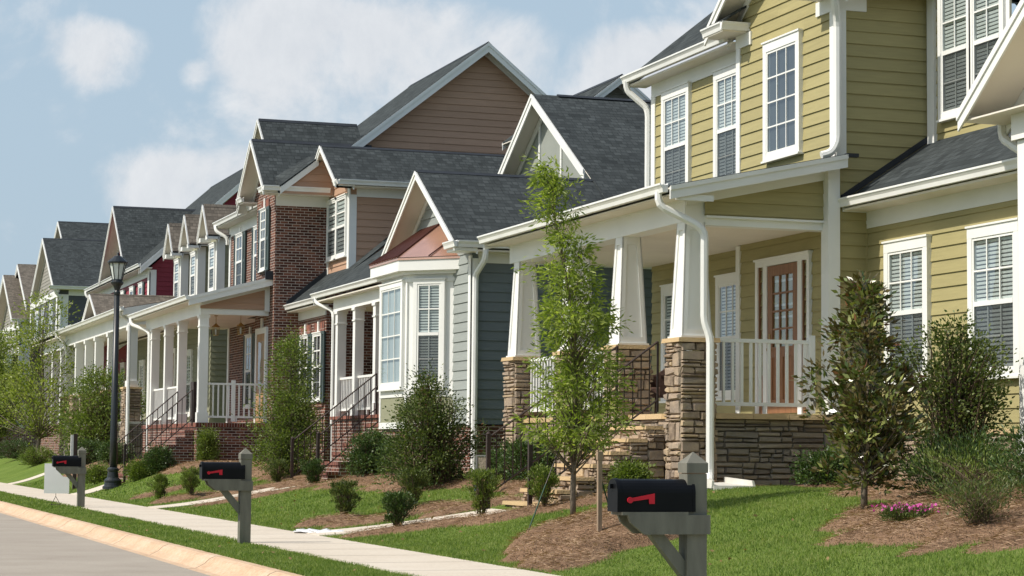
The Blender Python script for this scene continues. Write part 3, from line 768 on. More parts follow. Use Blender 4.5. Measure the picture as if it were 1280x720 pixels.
# ------------------------------------------------------------------ plants
def leaf_quads(P, D, L, W, rng, fold=.0):
    n = len(P); D = D/np.linalg.norm(D, axis=1, keepdims=True)
    R = rng.normal(size=(n, 3)); S = np.cross(D, R); S /= np.linalg.norm(S, axis=1, keepdims=True)
    l = (L*rng.uniform(.65, 1.15, n))[:, None]; w = (W*rng.uniform(.7, 1.15, n))[:, None]
    Nn = np.cross(S, D)
    v = np.empty((n, 4, 3)); v[:, 0] = P; v[:, 1] = P+D*l*.42+S*w/2+Nn*fold*w; v[:, 2] = P+D*l-Nn*fold*w; v[:, 3] = P+D*l*.42-S*w/2+Nn*fold*w
    return v.reshape(-1, 3)
def plant(name, label, cat, xy, height, prof, nclump, nleaf, L, W, spread, mat, seed, kind='shrub', trunk_r=.03, rise=.7,
          updir=.5, droop=0., lean=(0, 0), stems=5, group=None, extra=None, barkm='bark', z=None, base_spread=.06, rough=.25, gap=0., elong=1.):
    rng = np.random.default_rng(seed); x, y = xy; z = gz(x, y)-.02 if z is None else z
    root = thing(name, label, cat, (x, y, z), group)
    hs = np.array([p[0] for p in prof]); rs = np.array([p[1] for p in prof])
    cand = []; 
    while len(cand) < nclump:
        h = rng.uniform(hs[0], hs[-1]); r = np.interp(h, hs, rs)
        if rng.uniform() > (r/rs.max())**1.2+.04: continue
        a = rng.uniform(0, 2*np.pi); rr = r*rng.uniform()**.5*(1+rough*math.sin(a*3+h*4.1+seed)*.6)
        if gap and math.sin(a*2.3+h*6.3/height*1.7+seed*1.3)+math.sin(h*9/height+a+seed) > 2-gap*2: continue
        if rng.uniform() < .10: rr *= rng.uniform(1.1, 1.4)
        cand.append((h*height, a, rr))
    mb = MB(); cl = []
    def ax(h): # axis point
        t = h/height; return np.array([lean[0]*t*t+.012*height*math.sin(t*7+seed), lean[1]*t*t+.012*height*math.cos(t*6+seed), h])
    tree = kind == 'tree'
    if tree:
        top = hs[-1]*height*.93; path = [ax(top*k/12) for k in range(13)]
        mb.tube([V(p)+V((x, y, z)) for p in path], [trunk_r*(1-.85*k/12)+.004 for k in range(13)], 8)
    sb = [(rng.normal()*base_spread, rng.normal()*base_spread) for _ in range(stems)]
    for i, (h, a, rr) in enumerate(cand):
        c = ax(h)+np.array([math.cos(a)*rr*elong, math.sin(a)*rr*elong, 0]); cl.append(c)
        if tree:
            h0 = max(.12*height, h-rr*rise-.05*height); p0 = ax(h0); rad = max(.004, trunk_r*.28*(1-h0/height)+.003)
        else:
            s = sb[i % stems]; p0 = np.array([s[0], s[1], 0.]); rad = max(.003, trunk_r*.5)
            if i % 3: # side twig leaving a stem half way up
                q = cl[rng.integers(0, len(cl))]; p0 = p0*.45+q*.55
                if p0[2] > c[2]: p0 = np.array([s[0], s[1], 0.])
        m = (p0+c)/2+rng.normal(size=3)*.03*height*.3; 
        if tree: m = p0*.45+c*.55; m[2] -= .04*rr
        else: m[:2] = p0[:2]*.6+c[:2]*.4
        mb.tube([V(p)+V((x, y, z)) for p in (p0, m, c)], [rad, rad*.7, rad*.35], 4, cap=False)
    mb.build('trunk' if tree else 'stems', M[barkm], root, smooth=True)
    cl = np.array(cl)
    def leaves(nm, cl, nleaf, L, W, mat):
        n = len(cl)*nleaf; ci = np.repeat(np.arange(len(cl)), nleaf)
        sp = spread*rng.uniform(.6, 1.3, len(cl))[ci][:, None]
        off = rng.normal(size=(n, 3))*sp*np.array([1, 1, .75]); P = cl[ci]+off
        P[:, 2] = np.maximum(P[:, 2], .02)
        axp = np.stack([np.zeros(n), np.zeros(n), P[:, 2]], -1)
        out = P-axp; out[:, 2] = 0; out /= (np.linalg.norm(out, axis=1, keepdims=True)+1e-6)
        D = out*.6+off/(np.linalg.norm(off, axis=1, keepdims=True)+1e-6)*.7+rng.normal(size=(n, 3))*.45; D[:, 2] += updir-droop
        v = leaf_quads(P, D, L, W, rng, .12)+np.array([x, y, z])
        return npmesh(nm, v, 4, LEAF[mat] if mat in LEAF else M[mat], root)
    leaves('crown' if tree else 'foliage', cl, nleaf, L, W, mat)
    if extra:
        nm, frac, n2, L2, W2, m2, sel = extra
        idx = [i for i in range(len(cl)) if rng.uniform() < frac and sel(cl[i][2]/height)]
        if idx: leaves(nm, cl[idx], n2, L2, W2, m2)['kind'] = 'stuff'
    return root

def build_plants():
    # staked street-side sapling
    plant('willow_oak', 'young slender oak with narrow light green leaves, staked in a pine straw mound', 'tree', (8.98, 24.0), 4.22,
          [(.19, .25), (.23, .58), (.29, .72), (.35, .52), (.41, .60), (.47, .44), (.54, .56), (.60, .42), (.68, .40), (.74, .26), (.82, .30), (.88, .20), (.95, .18), (1., .08)],
          240, 46, .092, .024, .075, 'oak', 11, 'tree', .034, rise=.5, updir=.05, droop=.15, lean=(-.34, .14), gap=.5, rough=.5)
    plant('magnolia', 'young magnolia with glossy dark leaves and rusty new growth by the porch corner', 'tree', (10.85, 20.38), 2.45,
          [(.1, .30), (.2, .48), (.35, .50), (.5, .46), (.65, .40), (.8, .27), (.92, .16), (1., .05)],
          160, 30, .105, .042, .065, 'magnolia', 5, 'tree', .035, rise=.6, updir=.5, gap=.35, rough=.6,
          extra=('new_growth', .16, 9, .10, .035, 'rust', lambda t: t > .5))
    plant('holly_shrub', 'tall open holly shrub with bare lower stems in front of the olive wall windows', 'shrub', (13.1, 22.45), 1.95,
          [(.12, .40), (.3, .45), (.5, .52), (.68, .58), (.82, .50), (.93, .34), (1., .16)], 250, 42, .055, .03, .10, 'holly', 9, trunk_r=.03, stems=7, base_spread=.16, barkm='twig', gap=.5, rough=.5)
    # loose perennials on the right hand bed
    plant('perennial_clump', 'blue green bushy perennial between the magnolia and the holly shrub', 'shrub', (11.6, 19.75), .58,
          [(.1, .45), (.5, .62), (.8, .52), (1., .3)], 130, 60, .06, .014, .09, 'dark', 21, stems=9, base_spread=.15, barkm='twig', trunk_r=.012, updir=1.1)
    plant('perennial_clump', 'bushy perennial with fine leaves at the right edge of the picture', 'shrub', (11.35, 17.6), .66,
          [(.1, .35), (.5, .55), (.8, .5), (1., .3)], 120, 55, .06, .014, .09, 'dark', 22, stems=9, base_spread=.15, barkm='twig', trunk_r=.012, updir=1.1)
    plant('perennial_clump', 'loose vase-shaped green clump at the front of the bed', 'shrub', (10.2, 17.1), .38,
          [(.05, .08), (.35, .2), (.7, .34), (1., .42)], 110, 20, .045, .010, .045, 'fine', 23, stems=14, base_spread=.07, barkm='twig', trunk_r=.008, updir=1.3)
    plant('perennial_clump', 'sparse leggy green clump behind the pink flowers', 'shrub', (11.0, 18.5), .5,
          [(.05, .2), (.35, .35), (.7, .5), (1., .6)], 90, 16, .055, .012, .08, 'box', 24, stems=14, base_spread=.1, barkm='twig', trunk_r=.008, updir=1.3)
    r = plant('flower_clump', 'low mat of pink flowers on the pine straw bed', 'flowers', (10.25, 18.45), .13,
          [(.1, .2), (.6, .24), (1., .18)], 90, 40, .035, .01, .03, 'holly', 25, stems=8, base_spread=.08, barkm='twig', trunk_r=.005, updir=1)
    rng = np.random.default_rng(4); n = 170; P = np.stack([rng.normal(size=n)*.13, rng.normal(size=n)*.17, rng.uniform(.1, .17, n)], -1)
    v = leaf_quads(P, rng.normal(size=(n, 3))+np.array([0, 0, .6]), .035, .03, rng)+np.array(r.location)
    npmesh('blossoms', v, 4, M['pink'], r)
    # foundation shrubs
    plant('large_holly', 'large rounded evergreen shrub in front of the bay window', 'shrub', (10.55, 35.4), 1.95,
          [(.03, .55), (.2, .70), (.45, .72), (.62, .62), (.76, .38), (.88, .18), (1., .10)], 300, 52, .055, .028, .11, 'holly', 31, stems=9, base_spread=.15, barkm='twig', gap=.4, rough=.5,
          extra=('new_growth', .12, 14, .05, .02, 'rust', lambda t: t > .5))
    g = 'round shrubs by the brick steps'
    plant('round_shrub', 'dark round glossy shrub left of the bay window shrub', 'shrub', (10.95, 40.6), .82, [(.03, .42), (.4, .5), (.8, .38), (1., .15)], 150, 60, .05, .026, .08, 'dark', 33, stems=6, barkm='twig')
    plant('round_shrub', 'lower dark shrub tucked behind the glossy round one', 'shrub', (11.35, 39.7), .72, [(.03, .4), (.4, .45), (.8, .35), (1., .15)], 120, 55, .05, .026, .08, 'dark', 34, stems=6, barkm='twig')
    plant('column_holly', 'tall pale green bushy tree hiding the brick corner of the red brick house', 'tree', (10.5, 45.7), 3.05,
          [(.02, .5), (.15, .66), (.35, .68), (.5, .60), (.62, .46), (.75, .42), (.88, .30), (1., .1)], 380, 50, .06, .03, .12, 'box', 35, 'tree', .04, rise=.5, gap=.35, rough=.45,
          extra=('new_growth', .2, 20, .055, .022, 'fine', lambda t: t < .6))
    sm = [((9.78, 27.42), .46, 'young leafy shrub in front of the stone steps, right of the iron post', 'box', .19), ((9.12, 28.05), .55, 'small upright shrub at the foot of the stone steps', 'box', .19),
          ((9.11, 31.4), .50, 'small dark shrub behind another one at the side of the garden path', 'holly', .2), ((8.06, 28.5), .40, 'small dark shrub nearest the sidewalk by the garden path', 'dark', .18),
          ((8.24, 32.05), .46, 'small shrub with spread branches on a mound behind the plastic bag', 'holly', .21), ((10.18, 42.2), .45, 'small shrub between the iron rail posts', 'dark', .22),
          ((9.96, 44.3), .42, 'small shrub in front of the tall pale green bush', 'holly', .21), ((8.30, 45.1), .5, 'small shrub just left of the middle mailbox', 'box', .22), ((7.95, 46.7), .46, 'small shrub left of the one beside the middle mailbox', 'box', .22)]
    for i, (p, h, lab, m, r) in enumerate(sm):
        plant('small_shrub', lab, 'shrub', p, h, [(.06, r*.10), (.25, r*.45), (.5, r*.78), (.75, r*.95), (.95, r*.9), (1.12, r*.75)], 80, 44, .045, .015, .03, m, 40+i, stems=9, base_spread=.03, barkm='twig', trunk_r=.012, updir=1.6, rough=.6, group='small shrubs in the front yards')
    fs = [((13.4, 26.2), .4, .4, 'low shrub at the foot of the stone porch base beside the mailbox', 'dark'), ((10.95, 27.2), .32, .2, 'low shrub against the side of the stone steps', 'box'),
          ((11.35, 32.3), .62, .5, 'dark shrub behind the iron rail of the stone steps', 'dark'), ((11.3, 33.3), .55, .45, 'dark shrub beside the grey house corner', 'dark'),
          ((9.0, 53.2), .62, .34, 'rounded shrub in front of the brick steps', 'dark'), ((8.55, 53.3), .42, .26, 'bright low shrub left of the rounded one by the brick steps', 'box'), ((8.15, 55.9+1.4), .45, .35, 'farthest low shrub of the row beside the brick steps', 'box'),
          ((10.15, 53.1), .85, .22, 'narrow pale shrub against the brick porch base', 'box'), ((9.3, 62.5), .6, .5, 'low shrub behind the street lamp base', 'dark'),
          ((9.0, 66.0), .7, .55, 'dark clipped shrub behind the far mailbox', 'dark'), ((8.9, 78.0), .6, .6, 'low shrub at the foot of the left hand tree', 'box'), ((9.2, 88.0), .7, .8, 'low shrub at the far left edge of the row', 'dark')]
    for i, (p, h, r, lab, m) in enumerate(fs):
        plant('foundation_shrub', lab, 'shrub', p, h, [(.03, r*.8), (.4, r), (.8, r*.8), (1., r*.4)], 110, 50, .055, .026, .08, m, 60+i, stems=6, barkm='twig', group='foundation shrubs')
    plant('large_shrub', 'big loose green shrub hiding the porch behind the street lamp', 'shrub', (9.75, 68.2), 2.75,
          [(.03, .8), (.3, 1.15), (.6, 1.2), (.85, .8), (1., .4)], 300, 55, .09, .045, .17, 'box', 80, stems=9, base_spread=.25, barkm='twig',
          extra=('new_growth', .1, 14, .08, .035, 'rust', lambda t: t > .5))
    plant('maple_tree', 'light green young tree with a thin trunk at the left side of the street', 'tree', (9.25, 80.6), 6.2,
          [(.16, .7), (.25, 1.75), (.35, 2.0), (.45, 1.7), (.6, 1.3), (.72, 1.25), (.85, .8), (1., .3)], 140, 52, .13, .06, .22, 'maple', 81, 'tree', .075, rise=.8, lean=(.2, 0), gap=.6, rough=.6)
    plant('maple_tree', 'second light green tree farther down the row, half hidden at the left edge', 'tree', (9.0, 97.0), 5.6,
          [(.2, .7), (.35, 1.7), (.55, 1.8), (.8, 1.2), (1., .4)], 300, 70, .14, .07, .26, 'maple', 82, 'tree', .09, rise=.8, gap=.2)
    for i, (p, h, r) in enumerate((((9.2, 112), 5.5, 2.0), ((9.5, 128), 6.5, 2.4), ((9.2, 146), 6.5, 2.6), ((12, 172), 9, 4))):
        plant('street_tree', ['leafy green tree before the charcoal house', 'leafy green tree in front of the tan gable', 'leafy tree beyond the tan gable', 'big tree closing the far end of the street'][i], 'tree', p, h,
              [(.2, r*.5), (.4, r), (.7, r*.8), (1., r*.3)], 200, 60, .22, .11, .4, 'maple', 90+i, 'tree', .12, rise=.7, group='trees far down the street')

# ------------------------------------------------------------------ street things
def mailbox(y, x, label, loc_z=0.):
    root = thing('mailbox', label, 'mailbox', (x, y, loc_z), 'mailboxes along the sidewalk')
    w = .07; H0 = 1.13
    mb = MB()
    r1 = [V((x-w, y-w, -.05)), V((x+w, y-w, -.05)), V((x+w, y+w, -.05)), V((x-w, y+w, -.05))]
    mb.solid(r1, [p+V((0, 0, H0-.02)) for p in r1])
    mb.box(x-w-.006, x+w+.006, y-w-.006, y+w+.006, H0-.065, H0)
    i = len(mb.v); k = w+.006; mb.v += [V((x-k, y-k, H0)), V((x+k, y-k, H0)), V((x+k, y+k, H0)), V((x-k, y+k, H0)), V((x, y, H0+.075))]
    for f in ((0, 1, 4), (1, 2, 4), (2, 3, 4), (3, 0, 4)): mb.f.append([i+q for q in f]); mb.uv += [(0, 0)]*3
    mb.build('post', M['post'], root)
    # arm: a board on each side of the post, ends cut back at the tip
    ab = MB(); z1, z0 = .79, .665; xl = x-w-.43
    for yy in (y-w-.032, y+w+.002):
        ab.prism([V((xl, yy, z1)), V((x+w+.012, yy, z1)), V((x+w+.012, yy, z0)), V((xl+.115, yy, z0)), V((xl+.02, yy, z1-.05))], (0, .03, 0))
    ab.box(xl-.04, x-w-.004, y-w-.03, y+w+.03, z1, z1+.02)
    ab.build('arm', M['post'], root)
    br = MB(); br.prism([V((x-w, y-.04, .36)), V((x-w, y-.04, .49)), V((x-w-.15, y-.04, .664)), V((x-w-.25, y-.04, .664))], (0, .08, 0)); br.build('brace', M['post'], root)
    # box: rounded-top body along x, door towards the street
    zb = z1+.021; bw = .086; hh = .125; xb0, xb1 = x-w-.50, x-w+.045
    def arch(xx, g=0.):
        P = [V((xx, y-bw-g, zb-g*.2)), V((xx, y-bw-g, zb+hh))]
        for q in range(1, 12):
            a = math.pi*q/12; P.append(V((xx, y-(bw+g)*math.cos(a), zb+hh+(bw+g)*math.sin(a)*1.02)))
        return P+[V((xx, y+bw+g, zb+hh)), V((xx, y+bw+g, zb-g*.2))]
    b = MB(); b.solid(arch(xb0+.012), arch(xb1)); body = b.build('box_body', M['black'], root)
    d = MB(); d.solid(arch(xb0, .004), arch(xb0+.03, .004)); 
    bp_ = MB(); bp_.solid(arch(xb1-.012, .004), arch(xb1+.006, .004)); bp_.build('back_panel', M['black'], root)
    d.box(xb0-.022, xb0+.002, y-.012, y+.012, zb+.15, zb+.18)
    d.build('door', M['black'], root)
    f = MB(); fy = y-bw-.008; fx = xb0+.088
    f.prism([V((fx, fy, zb+.088)), V((fx+.17, fy, zb+.120)), V((fx+.17, fy, zb+.052)), V((fx+.132, fy, zb+.052)), V((fx+.128, fy, zb+.084)), V((fx, fy, zb+.066))], (0, -.004, 0))
    f.prism([V((fx-.002+.02*math.cos(a*math.pi/6), fy+.003, zb+.076+.02*math.sin(a*math.pi/6))) for a in range(12)], (0, -.010, 0))
    f.build('flag', M['flag'], root)
    return root
def build_street():
    mailbox(13.27, 5.78, 'nearest mailbox, black with a red flag, its grey post cut by the bottom edge')
    mailbox(27.36, 5.73, 'middle mailbox, black with a red flag on a grey post in front of the sidewalk')
    r = mailbox(43.7, 5.86, 'farthest mailbox, black on a grey post beside the blank white sign')
    # street lamp
    x, y = 7.95, 53.6; z = gz(x, y)
    r = thing('street_lamp', 'black street lamp with a lantern head on the front lawn', 'street lamp', (x, y, z))
    p = MB(); p.lathe((x, y, z-.02), [(.25, 0), (.25, .06), (.21, .09), (.20, .16), (.215, .18), (.215, .21), (.14, .28), (.125, .42), (.145, .45), (.145, .49), (.10, .53)], 20); p.build('base', M['lampblack'], r, smooth=False)
    p = MB(); p.lathe((x, y, z), [(.088, .5), (.086, 1.2), (.066, 4.75)], 16); p.build('pole', M['lampblack'], r, smooth=True)
    p = MB(); p.lathe((x, y, z), [(.07, 4.72), (.08, 4.76), (.08, 4.80), (.06, 4.84), (.10, 4.95), (.15, 5.0), (.16, 5.04), (.13, 5.06), (.12, 5.10)], 16); p.build('collar', M['lampblack'], r, smooth=False)
    hd = MB()
    z0, z1 = z+5.10, z+5.52
    for k in range(8):
        a = math.pi*k/4; c, s = math.cos(a), math.sin(a); hd.tube([V((x+c*.12, y+s*.12, z0)), V((x+c*.21, y+s*.21, z1))], .011, 5)
    hd.lathe((x, y, z), [(.13, 5.08), (.13, 5.11)], 8); hd.lathe((x, y, z), [(.235, 5.50), (.25, 5.52), (.25, 5.545), (.16, 5.62), (.09, 5.68), (.04, 5.70), (.03, 5.72), (.035, 5.745), (.01, 5.78)], 16)
    hdo = hd.build('lantern', M['lampblack'], r)
    g = MB(); 
    for k in range(8):
        a, b = math.pi*k/4, math.pi*(k+1)/4
        g.ngon([V((x+math.cos(a)*.115, y+math.sin(a)*.115, z0)), V((x+math.cos(b)*.115, y+math.sin(b)*.115, z0)), V((x+math.cos(b)*.203, y+math.sin(b)*.203, z1)), V((x+math.cos(a)*.203, y+math.sin(a)*.203, z1))])
    g.build('lamp_glass', M['lens'], hdo)
    # blank sign on a wire stand
    x, y = 5.50, 44.6; r = thing('yard_sign', 'blank white yard sign on a thin wire stand beside the farthest mailbox', 'sign', (x, y, 0))
    s = MB(); F = FO((x, y, 0), (.93, -.37, 0), (-.37, -.93, 0))
    s.prism([F(-.26, 0, .26), F(.25, 0, .26), F(.25, 0, .58), F(.12, 0, .60), F(-.0, 0, .72), F(-.06, 0, .86), F(-.26, 0, .86)], F(0, .012, 0)-F(0, 0, 0)); s.build('panel', M['signw'], r)
    s = MB(); s.tube([F(-.02, .0, .27), F(-.02, .0, .20), F(-.10, 0, .05), F(-.10, 0, -.03)], .006, 5); s.tube([F(-.02, .0, .20), F(.07, 0, .05), F(.07, 0, -.03)], .006, 5); s.tube([F(-.12, 0, .04), F(.09, 0, .04)], .006, 5); s.build('wire_stand', M['iron'], r)
    # thin white and dark marker behind the far mailbox
    x, y = 7.6, 58.0; z = Hf(x, y); r = thing('marker_post', 'thin dark post with a narrow white strip behind the farthest mailbox', 'post', (x, y, z))
    p = MB(); p.box(x-.05, x+.05, y-.05, y+.05, z-.05, z+1.45); p.build('post', M['iron'], r)
    p = MB(); p.box(x-.12, x-.052, y-.05, y+.02, z+.75, z+1.42); p.build('strip', M['signw'], r)
    # plastic sleeve with a newspaper, left on the path edge
    x, y = 7.42, 29.95; r = thing('plastic_bag', 'crumpled white plastic bag lying at the edge of the sidewalk', 'bag', (x, y, .01)); p = MB(); rr = random.Random(5); n = 12; m = 10
    F = FO((x, y, 0), (.6, -.8, 0), (.8, .6, 0)); i = 0
    for a in range(n+1):
        for b in range(m):
            t = 2*math.pi*b/m; u = -.52+a*.087; w = (.11+.04*math.sin(a*1.3))*(.35 if a in (0, n) else 1); h = (.035+.02*math.sin(a*2.1+1))*(.4 if a in (0, n) else 1)
            p.v.append(F(u+rr.uniform(-.02, .02), math.cos(t)*w+rr.uniform(-.02, .02), max(.012, .03+math.sin(t)*h+rr.uniform(-.012, .014))))
    for a in range(n):
        for b in range(m): p.f.append([a*m+b, a*m+(b+1) % m, (a+1)*m+(b+1) % m, (a+1)*m+b]); p.uv += [(0, 0)]*4
    p.f.append(list(range(m))); p.uv += [(0, 0)]*m; p.f.append([n*m+b for b in range(m)]); p.uv += [(0, 0)]*m
    p.build('bag_sleeve', M['bag'], r)
    # stakes and straps round the young oak
    tx, ty = 8.98, 24.0
    r = tag(None or thing('x', 'x', 'x', (8.45, 21.9, gz(8.45, 21.9))), 'bare wooden stake driven into the pine straw mound beside the young oak', 'stake'); r.name = 'tree_stake'
    x, y = 8.45, 21.9; z = gz(x, y); p = MB()
    p.solid([V((x-.022, y-.022, z-.1)), V((x+.022, y-.022, z-.1)), V((x+.022, y+.022, z-.1)), V((x-.022, y+.022, z-.1))], [V((x-.026, y-.022, z+.80)), V((x+.022, y-.022, z+.80)), V((x+.022, y+.022, z+.80)), V((x-.026, y+.022, z+.80))]); p.build('shaft', M['stake'], r)
    p = MB(); p.box(x-.034, x+.030, y-.03, y+.03, z+.76, z+.80+.05); p.build('head', M['stake'], r)
    for i, (ax_, ay, lab) in enumerate(((8.18, 23.6, 'green guy strap left of the young oak, pegged in the lawn'), (9.62, 24.5, 'dark guy strap running down behind the wooden stake'))):
        z = gz(ax_, ay); r = thing('guy_strap', lab, 'strap', (ax_, ay, z), 'straps holding the young oak'); zt = gz(tx, ty)+1.32
        a = V((ax_, ay, z+.02)); b = V((tx+(-.03 if i == 0 else .03), ty, zt)); p = MB(); m = a+(b-a)*.42
        p.tube([a, m], .009, 5); p.build('strap', M['strap'], r)
        p = MB(); p.tube([m, b], .006, 5); p.build('wire', M['iron'], r)
        p = MB(); p.box(ax_-.05, ax_+.05, ay-.03, ay+.03, z-.03, z+.04); p.build('peg', M['stake'], r)
    # splash block under the downspout
    x, y = 11.95, 26.5; z = gz(x, y); r = MB()
    r.solid([V((x-.30, y-.42, z-.03)), V((x+.32, y-.42, z-.03)), V((x+.2, y+.3, z-.03)), V((x-.18, y+.3, z-.03))], [V((x-.28, y-.40, z+.035)), V((x+.30, y-.40, z+.035)), V((x+.18, y+.28, z+.07)), V((x-.16, y+.28, z+.07))])
    for s in (-1, 1): r.solid([V((x+s*.28, y-.40, z)), V((x+s*.32, y-.40, z)), V((x+s*.2, y+.28, z)), V((x+s*.16, y+.28, z))], [V((x+s*.27, y-.38, z+.10)), V((x+s*.30, y-.38, z+.10)), V((x+s*.19, y+.26, z+.14)), V((x+s*.16, y+.26, z+.14))])
    tag(r.build('splash_block', M['conc'], origin=(x, y, z)), 'pale concrete splash block under the tall porch downspout', 'splash block')
    # framed garden sign with a blue tag, by the grey house corner
    x, y = 10.35, 31.8; z = gz(x, y); r = thing('garden_sign', 'small grey framed garden sign beside the grey house downspout', 'sign', (x, y, z))
    F = FO((x, y, 0), (.93, -.37, 0), (-.37, -.93, 0)); p = MB()
    for a in ((-.11, -.085, 0, .02, z-.02, z+.62), (.085, .11, 0, .02, z-.02, z+.62), (-.085, .085, 0, .02, z+.60, z+.62), (-.085, .085, 0, .02, z+.26, z+.29)): p.box(*a, F=F)
    p.build('frame', M['meter'], r); p = MB(); p.box(-.083, .083, .004, .012, z+.30, z+.59, F=F); p.build('panel', M['stoneb'], r)
    p = MB(); p.box(-.12, -.05, .03, .034, z+.08, z+.26, F=F); p.build('blue_tag', M['blue'], r)

# ------------------------------------------------------------------ houses
def steps(root, y0, y1, xt, zt, xb, zb, n, mat='brick', style='brick', side=True):
    """solid stair descending towards the street from (xt,zt) to (xb,zb)"""
    run = (xt-xb)/n; rise = (zt-zb)/n; mb = MB(); cp = MB()
    for k in range(n):
        x1 = xt-run*k; x0 = x1-run; z = zt-rise*(k+1)+ (rise if False else 0)
        if style == 'stone':
            F = FX(x0+.05); stones(mb, F, y0, y1, z-rise*1.0-.02, z-.05, 300+k, .8)
            for sg, yy in ((-1, y0), (1, y1)):
                G = (lambda yy: FO((0, yy, 0), (1, 0, 0), (0, -1, 0)) if sg < 0 else FO((0, yy, 0), (1, 0, 0), (0, 1, 0)))(yy)
                stones(mb, G, x0+.03, x1+.03, Hf(x0)-.05, z-.05, 340+k*7+sg, .9)
            i0, j = x0-.01, .04
            cp.welded_box([(i0, y0-j, z-.05), (x1+.02, y0-j, z-.05), (x1+.02, y1+j, z-.05), (i0, y1+j, z-.05), (i0+.01, y0-j+.01, z), (x1+.02, y0-j+.01, z), (x1+.02, y1+j-.01, z), (i0+.01, y1+j-.01, z)])
        else:
            mb.box(x0+.02, x1+(.02 if k else 0), y0, y1, Hf(x0)-.1, z-.068)
            cp.box(x0, x1+(.0 if k else 0), y0-.012, y1+.012, z-.068, z)
    ob = mb.build('steps', M[mat], root)
    cp.build('treads', M['cap'] if style == 'stone' else M['solder'], ob)
    return ob

def house_a():
    r = thing('house', 'olive green house with stone porch piers and tapered white columns, nearest on the right', 'house', (14.2, 27, .7))
    # walls ---------------------------------------------------------
    siding(r, FX(13.95), rect(27.05, 30.3, 1.72, 7.75), M['olive'], 'front_wall')
    siding(r, FX(13.95), [(27.05, 7.75), (30.3, 7.75), (28.68, 8.98)], M['olive'], 'gable_wall')
    siding(r, FX(14.2), rect(30.3, 34.35, 1.72, 7.5), M['olive'], 'front_wall')
    siding(r, FY(27.05), rect(13.95, 16.6, .95, 8.3), M['olive'], 'side_wall')
    siding(r, FX(14.43), rect(14, 27.05, 1.52, 4.6), M['olive'], 'wing_wall')
    siding(r, FX(15.4), rect(24.85, 27.05, 5.2, 8.6), M['olive'], 'upper_wall')
    siding(r, FX(15.9), rect(14, 24.85, 5.0, 8.6), M['olive'], 'upper_wall')
    flat(r, FY(34.35), rect(14.2, 24, .7, 7.6), M['olive'], 'far_wall'); flat(r, FX(24), rect(14, 34.35, .7, 9), M['olive'], 'rear_wall'); flat(r, FY(14), rect(14.43, 24, .7, 6), M['olive'], 'near_wall')
    stone_wall(r, FX(14.45), 14, 27.0, .6, 1.46, 401, 'foundation'); bx(r, FX(14.45), [(14, 27.0, -.02, .06, 1.46, 1.52)], M['cap'], 'foundation_cap')
    for y0 in (24.4, 19.6):
        v = MB(); v.box(y0, y0+.42, .05, .065, 1.22, 1.44, F=FX(14.45))
        for k in range(5): v.box(y0+.02, y0+.40, .065, .075, 1.24+k*.04, 1.255+k*.04, F=FX(14.45))
        v.build('foundation_vent', M['black'], r)
    # corner boards and friezes
    W = M['white']
    bx(r, FX(13.95), [(27.0, 27.2, .0, .035, 5.2, 7.62), (30.2, 30.34, .0, .035, 5.0, 7.62)], W, 'corner_board')
    bx(r, FY(27.05), [(13.915, 14.08, .0, .035, 5.2, 7.62)], W, 'corner_board')
    bx(r, FX(13.95), [(30.2, 30.34, .0, .035, 1.75, 4.35)], W, 'corner_board')
    bx(r, FX(14.2), [(34.2, 34.37, .0, .035, 5.0, 7.3)], W, 'corner_board')
    bx(r, FX(14.2), [(30.36, 34.37, .0, .03, 7.27, 7.52)], W, 'frieze')
    bx(r, FY(27.05), [(14.39, 14.45, .0, .02, .95, 4.4)], M['olive'], 'inside_corner')
    bx(r, FX(15.4), [(26.80, 26.99, .0, .06, 5.3, 8.2), (24.85, 25.02, .0, .035, 5.2, 8.2)], W, 'corner_board')
    bx(r, FX(14.43), [(14, 27.05, .0, .03, 4.34, 4.58)], W, 'frieze')
    # windows
    F = FXs(14.2, -.16)
    window(r, F, 32.82, 33.98, 5.36, 7.3, 3, 2); window(r, F, 30.72, 31.82, 5.36, 7.3, 3, 2)
    window(r, F, 32.75, 33.95, 2.05, 4.0, 3, 2); window(r, F, 30.72, 31.72, 2.05, 4.0, 3, 2)
    window(r, FXs(13.95), 28.22, 29.43, 5.53, 7.32, 3, 4, 'fixed', blinds=None)
    F = FXs(14.43)
    window(r, F, 25.42, 26.6, 2.17, 4.1, 3, 2); window(r, F, 23.2, 24.4, 2.17, 4.1, 3, 2); window(r, F, 20.2, 21.4, 2.17, 4.1, 3, 2)
    F = FXs(15.4)
    window(r, F, 25.92, 26.80, 5.86, 7.78, 2, 2, casing=.09); window(r, F, 25.08, 25.96, 5.86, 7.78, 2, 2, casing=.09)
    # front door with side lights
    F = FXs(13.95, -.12); d = MB()
    for a in ((27.92, 28.0, 0, .06, 1.75, 4.05), (29.63, 29.71, 0, .06, 1.75, 4.05), (28.0, 29.63, 0, .06, 3.96, 4.05), (28.17, 28.30, 0, .055, 1.75, 3.96), (29.32, 29.45, 0, .055, 1.75, 3.96), (27.9, 29.73, 0, .085, 4.05, 4.08)): d.box(*a, F=F)
    d.build('door_frame', W, r)
    d = MB()
    for a in ((28.31, 28.47, 0, .045, 1.78, 3.95), (29.15, 29.31, 0, .045, 1.78, 3.95), (28.47, 29.15, 0, .045, 3.80, 3.95), (28.47, 29.15, 0, .045, 2.6, 2.75), (28.47, 29.15, 0, .045, 1.78, 1.98)): d.box(*a, F=F)
    d.box(28.47, 29.15, .0, .03, 1.98, 2.6, F=F); d.box(28.80, 28.84, .03, .045, 1.98, 2.6, F=F)
    for k in (1, 2): u = 28.47+.68*k/3; d.box(u-.014, u+.014, .02, .04, 2.75, 3.80, F=F)
    for k in (1, 2, 3): z = 2.75+1.05*k/4; d.box(28.47, 29.15, .02, .042, z-.014, z+.014, F=F)
